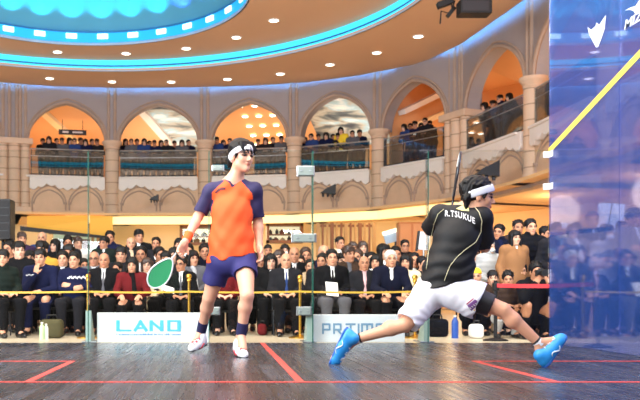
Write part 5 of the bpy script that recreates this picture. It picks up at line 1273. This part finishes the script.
# ================================================================= the two players
class Local:
    def __init__(s, o, sc): s.o = Vector(o); s.sc = sc
    def __call__(s, x, y, D): return tuple((P(x, y, D)-s.o)/s.sc)
def colour_regions(o, fn, mats):
    me = o.data; me.materials.clear()
    for m in mats: me.materials.append(m)
    n = len(me.polygons); c = np.zeros(n*3, np.float32); me.polygons.foreach_get('center', c)
    me.polygons.foreach_set('material_index', fn(c.reshape(-1, 3)).astype(np.int32))
def make_shoe(parent, ank, heel, toe, up, m_up, m_sole, m_lace, m_mark=None, res=.0055, w=1.0):
    ank, heel, toe = V3(*ank), V3(*heel), V3(*toe); d = nrmz(toe-heel); n = V3(*up); n = nrmz(n-d*np.dot(n, d)); L = np.linalg.norm(toe-heel); lat = np.cross(d, n)
    S = SDF()
    S.cone(heel+d*.035+n*.030, heel+d*L*.45+n*.032, .038*w, .040*w, .02); S.cone(heel+d*L*.45+n*.032, heel+d*(L-.05)+n*.024, .042*w, .036*w, .02); S.cone(heel+d*(L-.05)+n*.022, heel+d*(L-.026)+n*.018, .036*w, .026*w, .02)
    S.cone(heel+d*.045+n*.05, heel+d*.045+n*.085, .036*w, .036*w, .02); S.cone(heel+d*.06+n*.06, heel+d*L*.62+n*.036, .034*w, .026*w, .03)
    S.cut(heel+n*.006, -n)
    up_o = data_obj('shoe', sdf_data('shoe', S, res, [m_up]), parent)
    T = SDF(); T.cone(heel+d*.034+n*.008, heel+d*L*.5+n*.008, .041*w, .038*w, .02, flat=(n, .42)); T.cone(heel+d*L*.5+n*.008, heel+d*(L-.038)+n*.010, .040*w, .038*w, .02, flat=(n, .42)); T.cut(heel-n*.002, -n)
    data_obj('sole', sdf_data('sole', T, res, [m_sole]), up_o)
    bv = BVHTree.FromPolygons([v.co for v in up_o.data.vertices], [tuple(p.vertices) for p in up_o.data.polygons])
    mb = MB()
    for k in range(5):
        t = .42+.09*k; pts = []
        for j in range(7):
            q = heel+d*L*t+lat*(-.024+.008*j)*(1 if k % 2 else 1)+n*.2+d*(.008*(j-3)/3 if k % 2 else -.008*(j-3)/3)
            h = bv.ray_cast(Vector(q), Vector(-n))
            if h[0] is not None: pts.append(h[0]+Vector(n)*.002)
        if len(pts) > 2: mb.tube(pts, .0042, 6)
    if mb.v: mb.build('laces', m_lace, up_o, True)
    if m_mark:
        mb = MB()
        for sg in (-1, 1):
            pts = []
            for j in range(9):
                q = heel+d*L*(.30+.045*j)+n*(.026+.018*math.sin(j*.8))+lat*sg*.2; h = bv.ray_cast(Vector(q), Vector(-lat*sg))
                if h[0] is not None: pts.append(h[0]+Vector(lat)*sg*.001)
            if len(pts) > 2: MB().tube(pts, [.002+.0045*math.sin(PI*i/(len(pts)-1)) for i in range(len(pts))], 6).build('side_mark', m_mark, up_o, True)

    return up_o
def segment(parent, name, a, b, t0, t1, r0, r1, m, res=.006, extra=None):
    a, b = V3(*a), V3(*b); S = SDF(); S.cone(a+(b-a)*(t0-.12), a+(b-a)*(t1+.12), r0, r1, .01); S.cut(a+(b-a)*t0, a-b); S.cut(a+(b-a)*t1, b-a)
    return data_obj(name, sdf_data(name, S, res, [m]), parent)
def headband(parent, p, m, tilt=.25, z0=.035, z1=.078, kk=1.0):
    S = SDF(); k = p.k; c = p.H
    S.ell(c+p.R @ (V3(0, .012, .034)*k), V3(.0905, .1085, .098)*k*kk, p.R, .01)
    n = p.R @ nrmz(V3(0, math.sin(tilt), math.cos(tilt)))
    S.cut(c+n*z1*k, n); S.cut(c+n*z0*k, -n)
    return data_obj('headband', sdf_data('headband', S, .0055, [m]), parent)
def drape(target, pts2, sc, org, ydir, m, name, r=.004, poly=False, off=.003):
    """photo pixels laid on a garment seen from the court: a cord, or a flat patch"""
    bv = BVHTree.FromPolygons([v.co for v in target.data.vertices], [tuple(p.vertices) for p in target.data.polygons])
    cam0 = (Vector((0, 0, CH))-org)/sc
    def hit(x, y):
        q = (P(x, y, ydir)-org)/sc; dr = (q-cam0).normalized(); h = bv.ray_cast(q-dr*1.2, dr); return (h[0]-dr*off) if h[0] is not None else None
    par = target.parent
    if not poly:
        out = []
        for (x0, y0), (x1, y1) in zip(pts2[:-1], pts2[1:]):
            for k in range(6):
                h = hit(x0+(x1-x0)*k/6, y0+(y1-y0)*k/6)
                if h is not None: out.append(h)
        return MB().tube(out, r, 6).build(name, m, target, True) if len(out) > 2 else None
    bm = bmesh.new(); vs = [bm.verts.new((x, y, 0)) for x, y in pts2[0]] if isinstance(pts2, tuple) else [bm.verts.new((x, y, 0)) for x, y in pts2]
    fcs = pts2[1] if isinstance(pts2, tuple) else [list(range(len(vs)))]
    for f_ in fcs:
        try: bm.faces.new([vs[i] for i in f_])
        except Exception: pass
    bmesh.ops.triangulate(bm, faces=bm.faces[:])
    for _ in range(2): bmesh.ops.subdivide_edges(bm, edges=[e for e in bm.edges if e.calc_length() > 2], cuts=1); bmesh.ops.triangulate(bm, faces=bm.faces[:])
    last = None; bad = []
    for v in bm.verts:
        h = hit(v.co.x, v.co.y)
        if h is None: bad.append(v)
        else: v.co = h
    bmesh.ops.delete(bm, geom=bad, context='VERTS')
    me = bpy.data.meshes.new(name); bm.to_mesh(me); bm.free(); me.materials.append(m)
    return link(bpy.data.objects.new(name, me), target)
def text_px(s, cx, cy, w, h, arc=0, slope=0, rot=False, **k):
    vs, fs = fit_text(s, w, h, **k); out = []
    for v in vs: out.append((cx+v.x, cy-v.y+slope*v.x+arc*v.x**2))
    return (out, fs)
def racket(label, butt, tip, normal, m_frame, m_string, m_grip, hold=.0, green=True):
    butt, tip = Vector(butt), Vector(tip); L = (tip-butt).length; d = (tip-butt)/L; n = Vector(normal); n = (n-d*n.dot(d)).normalized(); w = n.cross(d); s = L/.685
    e = empty('squash_racket', butt); tag(e, label, 'racket'); R = Matrix((w, d, n)).transposed()
    e.rotation_euler = R.to_euler()
    hl, hw_ = .30*s, .104*s; cy = L-.165*s
    def outline(t):       # teardrop: t=0 at tip, t=.5 at throat
        a = t*2*PI; y = math.cos(a); x = math.sin(a)
        return Vector((hw_*x*(1-.30*max(0, -y)**1.2), cy+.165*s*y*(1.28 if y < 0 else 1), 0))
    autosmooth(MB().tube([outline(k/40) for k in range(40)], .0085*s, 8, closed=True).build('frame', m_frame, e))
    mb = MB()
    for k in range(17):
        x = -hw_+2*hw_*(k+.5)/17; ys = [outline(j/80).y for j in range(80) if abs(outline(j/80).x-x) < .007*s]
        if len(ys) > 1: mb.tube([(x, min(ys), .001), (x, max(ys), .001)], .0016*s, 4)
    for k in range(20):
        y = cy-.2*s+.36*s*(k+.5)/20; xs = [outline(j/80).x for j in range(80) if abs(outline(j/80).y-y) < .011*s]
        if len(xs) > 1 and max(xs)-min(xs) > .03: mb.tube([(min(xs), y, -.001), (max(xs), y, -.001)], .0016*s, 4)
    mb.build('strings', m_string, e)
    if green is not None:
        pts = [outline(k/40)*1 for k in range(40)]; 
        MB().prism([(q.x*.95, cy+(q.y-cy)*.95) for q in pts], (0, 0, -.0006), (1, 0, 0), (0, 1, 0), (0, 0, 1), .0012).build('string_bed', green, e)
    yt = cy-.165*s*1.28
    autosmooth(MB().tube([(0, .2*s, 0), (0, yt+.004, 0)], [.0085*s, .0075*s], 8).build('shaft', m_frame, e))
    autosmooth(MB().tube([(0, 0, 0), (0, .012*s, 0), (0, .21*s, 0), (0, .225*s, 0)], [.018*s, .0155*s, .0145*s, .009*s], 10).build('grip', m_grip, e)); return e
# ------------------------------------------------------------------ orange player (facing the camera)
sc1 = 1.08; org1 = Vector(P(228, 352, 7.75)); org1.z = 0; A = Local(org1, sc1)
def dirn(a, b): return tuple(V3(*b)-V3(*a))
skinL = mat('skin_player_a', (222, 166, 136), rough=.45, attr='feat', noise=.04); skinR = mat('skin_player_b', (220, 162, 128), rough=.45, attr='feat', noise=.04)
p1 = Pose(pelvis=A(231, 262, 7.74), chest=A(232, 213, 7.72), neck=A(233.5, 182, 7.72), head=A(241.5, 157, 7.66), sh=[A(211, 192, 7.76), A(254, 191, 7.70)],
          el=[A(198, 217, 7.78), A(258, 222, 7.78)], wr=[A(185, 242, 7.62), A(259.5, 247, 7.70)], hip=[A(220, 263, 7.77), A(244, 261, 7.73)], knee=[A(209, 298, 7.86), A(247, 296, 7.42)],
          ank=[A(201, 332, 8.12), A(241, 335, 7.50)], toe=[A(192, 349, 8.02), A(244, 354, 7.35)], hand=[((-.42, -.30, -.80), (.62, -.62, -.1), -1), ((.16, -.22, -.95), (-.9, -.3, 0), -1)], hyaw=.64, hpitch=.02, hroll=.03, curl=.75, k=1.07)
B1 = data_obj('person', sdf_data('player_body', body_sdf(p1), .0062, [skinL], face_feat(p1.H, p1.R, p1.k))); B1.location = org1; B1.scale = (sc1,)*3
tag(B1, 'squash player in orange and navy shirt standing with racket lowered', 'person')
M_OR = mat('shirt_orange', (255, 92, 34), rough=.75, noise=.05, nscale=5, bump=.35, bscale=7); M_NV = mat('shirt_navy', (40, 33, 76), rough=.75, bump=.3, bscale=8); M_SHN = mat('shorts_navy', (36, 34, 98), rough=.75, bump=.35, bscale=7)
p = p1; S_ = SDF(); f, u, s = p.f, p.u, p.s
S_.cone(p.P+p.pu*.16, p.P-p.pu*.09, .176, .216, .04, flat=(p.pf, .66)); S_.ell((p.P*.5+p.C*.5), V3(.168, .122, .20), p.TR, .08); S_.ell(p.C, V3(.176, .126, .175), p.TR, .07); S_.cone(p.sh[0], p.sh[1], .068, .068, .05)
mid = (p.sh[0]+p.sh[1])/2
for i in (0, 1):
    S_.cone(p.N, p.sh[i]*.8+mid*.2, .058, .062, .05); S_.ell(p.sh[i], (.068,)*3, None, .03); e_ = p.sh[i]+(p.el[i]-p.sh[i])*1.02; S_.cone(p.sh[i], e_, .062, .062, .025)
S_.cone(p.N+u*.03+f*.02, p.N+u*.2+f*.07, .062, .075, .006, 's')
for i in (0, 1): S_.p.append(('c', p.sh[i]+(p.el[i]-p.sh[i])*1.02, p.el[i]+(p.el[i]-p.sh[i])*.6, .075, .10, .006, 's', None))
hem0, hem1 = V3(*A(206, 263.5, 7.7)), V3(*A(257, 253, 7.7)); hn = np.cross(hem1-hem0, V3(0, 1, 0)); hn = hn if hn[2] < 0 else -hn
S_.cut(hem0, hn)
def wr_(X, Y, Z): return .0065*np.sin((Z*38+X*26)+2.2*np.sin(X*13+1))*np.clip((1.2-Z)/.4, 0.1, 1)+.0025*np.sin(X*50-Z*32)+0*Y
S_.fx = wr_
sh1 = data_obj('jersey', sdf_data('jersey', S_, .0066, [M_OR]), B1)
def reg1(c):
    q = c-p1.N; a = np.abs(q @ p1.s); b = -(q @ p1.u); ax = np.linalg.norm(np.cross(c-p1.N, nrmz(V3(*(p1.u*1.0+p1.f*.25)))), axis=1)
    arm = np.zeros(len(c), bool)
    for i in (0, 1):
        v = p1.el[i]-p1.sh[i]; t = ((c-p1.sh[i]) @ v)/(v @ v); dd = np.linalg.norm(c-p1.sh[i]-np.clip(t, 0, 1)[:, None]*v, axis=1); arm |= (dd < .082) & (t > .22) & (a > .15)
    return (arm | (a > .074+.95*np.clip(b, 0, 1)) & (b < .30) | (a > .170) & (b < .26) | (ax < .078) & (b < .05)).astype(int)
colour_regions(sh1, reg1, [M_OR, M_NV])
def shorts_sdf(p, t, r0, r1, waist=.11, dirs=None):
    S = SDF(); S.ell(p.P, V3(.176, .132, .13), p.PR, .05)
    for i in (0, 1):
        S.ell(p.hip[i], (.115,)*3, None, .05); S.cone(p.hip[i], p.hip[i]+(p.knee[i]-p.hip[i])*(t[i]+.15), r0, r1[i], .05)
    return S
Q = shorts_sdf(p1, (.62, .50), .118, (.112, .112))
for i, tt in ((0, .66), (1, .47)): pass
S2 = SDF(); S2.ell(p1.P, V3(.176, .132, .13), p1.PR, .05)
sh_parts = []
for i, tt in ((0, .68), (1, .46)):
    S2.ell(p1.hip[i], (.108,)*3, None, .04); b_ = p1.hip[i]+(p1.knee[i]-p1.hip[i])*tt; S2.cone(p1.hip[i], b_, .106, .098, .03)
for i, tt in ((0, .68), (1, .46)):
    d_ = p1.knee[i]-p1.hip[i]; b_ = p1.hip[i]+d_*tt; S2.p.append(('c', b_+d_*.16, b_+d_*.42, .125, .125, .006, 's', None))
S2.fx = lambda X, Y, Z: .003*np.sin(X*40+Z*20)+0*Y
so1 = data_obj('shorts', sdf_data('shorts', S2, .0066, [M_SHN]), B1)
for i in (0, 1):
    segment(B1, 'sock', p1.knee[i], p1.ank[i], .68, 1.0, .046, .043, mat('sock_navy', (34, 32, 74), rough=.9))
segment(B1, 'wristband', p1.el[0], p1.wr[0], .66, .94, .040, .036, mat('band_orange', (255, 104, 48), rough=.9, bump=.2))
M_WSH = mat('shoe_white', (238, 238, 240), rough=.4); M_RLACE = mat('lace_red', (214, 30, 54), rough=.6); M_DSOLE = mat('sole_dark', (34, 34, 40), rough=.5)
make_shoe(B1, p1.ank[0], A(205, 344, 8.17), A(189.5, 352, 7.97), (.15, -.1, 1), M_WSH, M_DSOLE, M_RLACE, M_RLACE, w=1.05)
make_shoe(B1, p1.ank[1], A(237, 352, 7.56), A(245, 359, 7.30), (-.05, -.05, 1), M_WSH, M_DSOLE, M_RLACE, M_RLACE, w=1.05)
HM = Matrix.Translation(Vector(p1.H)) @ Matrix([list(r) for r in p1.R]).to_4x4() @ Matrix.Scale(p1.k, 4)
HS = SDF(); HS.ell((0, .022, .050), (.090, .106, .102), None, .02); HS.cut((0, -.040, .012), (0, -.82, -.57), .012)
for k in range(34):
    a = k*2.4; r = .35+.75*((k*5) % 11)/11; d = nrmz(V3(math.cos(a)*r, math.sin(a)*r, 1.05-r*.75)); b0 = V3(0, .016, .046)
    HS.cone(b0+d*V3(.07, .085, .075), b0+d*V3(.098, .118, .108)+V3(.006, .006, -.012), .024, .007, .014)
for k in range(9):
    x = -.066+.0165*k; HS.cone((x*.8, -.056, .098), (x*1.12+.010, -.098+.35*abs(x)**1.3, .050-.03*(k % 2)-.12*abs(x)), .020, .006, .010)
for sx in (-1, 1):
    HS.ell((sx*.086, -.002, -.032), (.030, .034, .050), None, .008, 's'); HS.cone((sx*.076, -.034, .04), (sx*.077, -.026, -.020), .014, .006, .01)
for k in range(6): HS.cone((-.055+.022*k, .085, -.01), (-.055+.022*k, .085-.01*(k % 2), -.078), .022, .009, .012)
data_obj('hair', sdf_data('hair', HS, .0062, [HAIRM['black']]), B1, HM)
headband(B1, p1, mat('headband_white', (240, 240, 242), rough=.85), tilt=.50, z0=-.006, z1=.036, kk=1.06)
def eyes(B, p, m_w=None):
    for sx in (-1, 1):
        c = p.H+p.R @ (V3(sx*.032, -.0800, .002)*p.k); o = MB().lathe((0, 0, 0), [(0, -.0115), (.006, -.0098), (.0098, -.006), (.0115, 0), (.0098, .006), (.006, .0098), (0, .0115)], 14).build('eye', mat('eye_dark', (40, 28, 24), rough=.15), B, True)
        o.location = c
eyes(B1, p1)
drape(sh1, [(214.5, 192.5), (217.5, 189), (222, 187.3), (225.5, 187.6), (222, 188.8), (225.5, 189.6), (220.5, 190.2), (216.5, 193.2)], sc1, org1, 7.6, mat('mark_dark', (92, 34, 40), rough=.7), 'chest_mark', poly=True)
drape(so1, [(250.5, 274.6), (252.5, 273.6), (255, 275.4), (253.5, 276.2)], sc1, org1, 7.6, M_PRINT, 'hem_mark', poly=True)
M_GREEN = mat('string_green', (34, 150, 92), rough=.5, noise=.12, nscale=20); M_FRW = mat('frame_white', (226, 232, 230), rough=.3)
racket('squash racket with white frame and green strings hanging from the orange player\'s hand', P(189, 236, 7.70), P(154.5, 286, 7.40), (.25, -1, .15), M_FRW, mat('string_light', (120, 205, 160), rough=.5), M_BLACK, green=M_GREEN)
# ------------------------------------------------------------------ black shirt player (back to the camera, lunging right)
org2 = Vector(P(445, 366, 6.52)); org2.z = 0; A = Local(org2, 1.0)
p2 = Pose(pelvis=A(443, 290, 6.55), chest=A(456, 241, 6.53), neck=A(466, 210, 6.53), head=A(478.5, 196.5, 6.50), sh=[A(482, 218, 6.45), A(440, 215, 6.62)],
          el=[A(485, 247, 6.56), A(429, 230, 6.83)], wr=[A(454, 236, 6.84), A(429, 224, 7.05)], hip=[A(457, 293, 6.50), A(431, 292, 6.60)], knee=[A(503, 310, 6.40), A(405, 325, 6.50)],
          ank=[A(539, 343, 6.38), A(356.5, 339, 6.62)], toe=[A(561, 340, 6.37), A(333, 359, 6.66)], hand=[((-.65, .25, .25), (.3, .9, 0), 1), ((.5, .6, .3), (0, .3, -.9), 1)], hyaw=1.42, hpitch=.12, hroll=-.05, curl=1.0, k=1.1)
B2 = data_obj('person', sdf_data('player_body', body_sdf(p2), .006, [skinR], face_feat(p2.H, p2.R, p2.k))); B2.location = org2
tag(B2, 'squash player in black shirt and white shorts lunging right, back to the camera', 'person')
M_BK = mat('shirt_black', (20, 21, 23), rough=.6, spec=.3, bump=.3, bscale=7, noise=.08); M_WS = mat('shorts_white', (236, 236, 242), rough=.75, bump=.3, bscale=6)
p = p2; f, u, s = p.f, p.u, p.s; S_ = SDF()
S_.cone(p.P+p.pu*.16, p.P-p.pu*.07, .182, .200, .05, flat=(p.pf, .74)); S_.ell((p.P*.5+p.C*.5), V3(.168, .124, .20), p.TR, .08); S_.ell(p.C+u*.02, V3(.182, .128, .175), p.TR, .07); S_.cone(p.sh[0], p.sh[1], .070, .070, .05); mid = (p.sh[0]+p.sh[1])/2
for i in (0, 1):
    S_.cone(p.N-u*.01, p.sh[i]*.8+mid*.2, .056, .062, .05); S_.ell(p.sh[i], (.078,)*3, None, .03); S_.cone(p.sh[i], p.sh[i]+(p.el[i]-p.sh[i])*.95, .070, .076, .03)
S_.cone(p.N+u*.035+f*.02, p.N+u*.2+f*.07, .060, .075, .006, 's')
for i in (0, 1): S_.p.append(('c', p.sh[i]+(p.el[i]-p.sh[i])*1.02, p.el[i]+(p.el[i]-p.sh[i])*.6, .080, .10, .006, 's', None))
h0, h1 = V3(*A(423, 289.5, 6.5)), V3(*A(470, 280, 6.5)); hn = np.cross(h1-h0, V3(0, 1, 0)); hn = hn if hn[2] < 0 else -hn; S_.cut(h0, hn)
S_.fx = lambda X, Y, Z: .0065*np.sin(Z*62-X*16+1.5*np.sin(X*18))*np.clip((1.0-Z)/.25, 0.15, 1)+0*Y
sh2 = data_obj('jersey', sdf_data('jersey', S_, .0062, [M_BK]), B2)
S2 = SDF(); S2.ell(p2.P, V3(.182, .138, .12), p2.PR, .05)
ends = []
for i, tt, r1 in ((0, .36, .148), (1, .86, .098)):
    d_ = p2.knee[i]-p2.hip[i]; b_ = p2.hip[i]+d_*tt; S2.ell(p2.hip[i], (.122,)*3, None, .04); S2.cone(p2.hip[i], b_, .122, r1, .04); ends.append((b_, d_, r1))
for b_, d_, r1 in ends:
    L_ = np.linalg.norm(d_); n_ = d_/L_; S2.p.append(('c', b_+n_*(r1+.035), b_+n_*(r1+.17), r1+.045, r1+.045, .006, 's', None))
S2.fx = lambda X, Y, Z: .0045*np.sin(np.arctan2(Z-.30, X+.02)*22)*np.clip(np.sqrt((X+.02)**2+(Z-.45)**2)*4-.15, 0, 1)+0*Y
so2 = data_obj('shorts', sdf_data('shorts', S2, .0062, [M_WS]), B2)
segment(B2, 'compression_short', p2.hip[0], p2.knee[0], .30, .76, .104, .080, mat('tight_black', (28, 28, 32), rough=.45))
for i in (0, 1):
    segment(B2, 'sock', p2.knee[i], p2.ank[i], .93, 1.06, .040, .040, mat('sock_white', (236, 236, 238), rough=.9)); segment(B2, 'sock_band', p2.knee[i], p2.ank[i], .90, .95, .0405, .041, M_BLACK)
M_BSH = mat('shoe_blue', (44, 150, 226), rough=.4, noise=.08, nscale=30); M_BSO = mat('sole_blue', (30, 96, 186), rough=.45); M_SIL = mat('mark_silver', (214, 226, 234), rough=.35)
make_shoe(B2, p2.ank[0], A(545, 366.5, 6.37), A(566, 336.5, 6.37), (-.75, -.15, .62), M_BSH, M_BSO, M_SIL, M_SIL, w=1.28)
make_shoe(B2, p2.ank[1], A(346, 328.5, 6.62), A(329.5, 364.5, 6.66), (.72, -.35, -.25), M_BSH, M_BSO, M_SIL, M_SIL, w=1.28)
segment(B2, 'wristband', p2.el[1], p2.wr[1], .62, .95, .038, .035, mat('band_white', (232, 232, 236), rough=.9))
HM = Matrix.Translation(Vector(p2.H)) @ Matrix([list(r) for r in p2.R]).to_4x4() @ Matrix.Scale(p2.k, 4)
HS = hair_sdf('short'); HS.p[0] = ('e', V3(0, .026, .046), V3(.092, .110, .100), None, .02, 'u')
for k in range(20):
    a = k*2.4; r = .4+.8*((k*5) % 11)/11; d = nrmz(V3(math.cos(a)*r, math.sin(a)*r+.15, 1.0-r*.7)); b0 = V3(0, .018, .046)
    HS.p.insert(1, ('c', b0+d*V3(.07, .085, .075), b0+d*V3(.094, .114, .104)+V3(0, .008, -.008), .022, .008, .014, 'u', None))
for k in range(7): HS.cone((-.06+.02*k, .082, -.02), (-.056+.0187*k, .078-.008*(k % 2), -.098), .026, .010, .012)
data_obj('hair', sdf_data('hair', HS, .006, [HAIRM['black']]), B2, HM)
headband(B2, p2, mat('headband_grey', (226, 228, 234), rough=.85), tilt=.42, z0=.002, z1=.054, kk=1.055)
eyes(B2, p2)
M_PIPE = mat('piping', (206, 200, 160), rough=.6)
drape(sh2, [(474, 206), (479, 212), (482, 221), (481, 232), (476, 242), (465, 250), (457, 257), (450, 266), (446, 276), (444, 282)], 1, org2, 6.4, M_PIPE, 'piping', r=.0029)
drape(sh2, [(444, 209), (438, 214), (434, 224), (431, 238), (428, 256), (426, 272)], 1, org2, 6.4, M_PIPE, 'piping', r=.0027)
drape(sh2, text_px('R.TSUKUE', 460, 215, 30, 6.2, arc=.010, slope=.26, bold=.018, spacing=1.15), 1, org2, 6.4, M_PRINT, 'back_lettering', poly=True)
drape(sh2, [(456, 208.5), (462, 205.5), (468.5, 206), (469, 211), (462, 210.6)], 1, org2, 6.4, mat('patch_yellow', (236, 226, 150), rough=.7), 'collar_patch', poly=True)
drape(so2, [(467.2, 305.5), (475, 299.2), (479.6, 303), (471.4, 311)], 1, org2, 6.4, mat('patch_purple', (112, 66, 130), rough=.7), 'sponsor_patch', poly=True)
drape(so2, [(466, 304), (473, 298), (474, 298.8), (467, 305)], 1, org2, 6.4, mat('patch_maroon', (150, 52, 84), rough=.7), 'sponsor_stripe', poly=True)
drape(so2, [(473.5, 310.5), (480.4, 303.6), (482.6, 305.4), (476, 311.5)], 1, org2, 6.4, mat('patch_gold', (232, 182, 60), rough=.7), 'sponsor_patch', poly=True)
for k in range(4): drape(so2, [(469.6+k*1.9, 307.6-k*1.45), (471.6+k*1.9, 309-k*1.45)], 1, org2, 6.4, M_PRINT, 'patch_stroke', r=.003)
hR = P(454, 236, 6.84)+Vector((-.05, .03, .02))
M_FRK = mat('frame_black', (26, 26, 30), rough=.3)
r2 = racket('black squash racket seen edge-on above the black shirted player\'s left shoulder', P(447, 239, 6.88), P(433.5, 153, 6.92), (1, -.22, -.04), M_FRK, mat('string_dark', (58, 58, 62), rough=.5), M_BLACK, green=None)
cap_ = MB().tube([(math.sin(a)*.104, .52+math.cos(a)*.165, 0) for a in [(-1.05+.15*k) for k in range(15)]], .0098, 8).build('bumper_guard', M_FRW, r2)
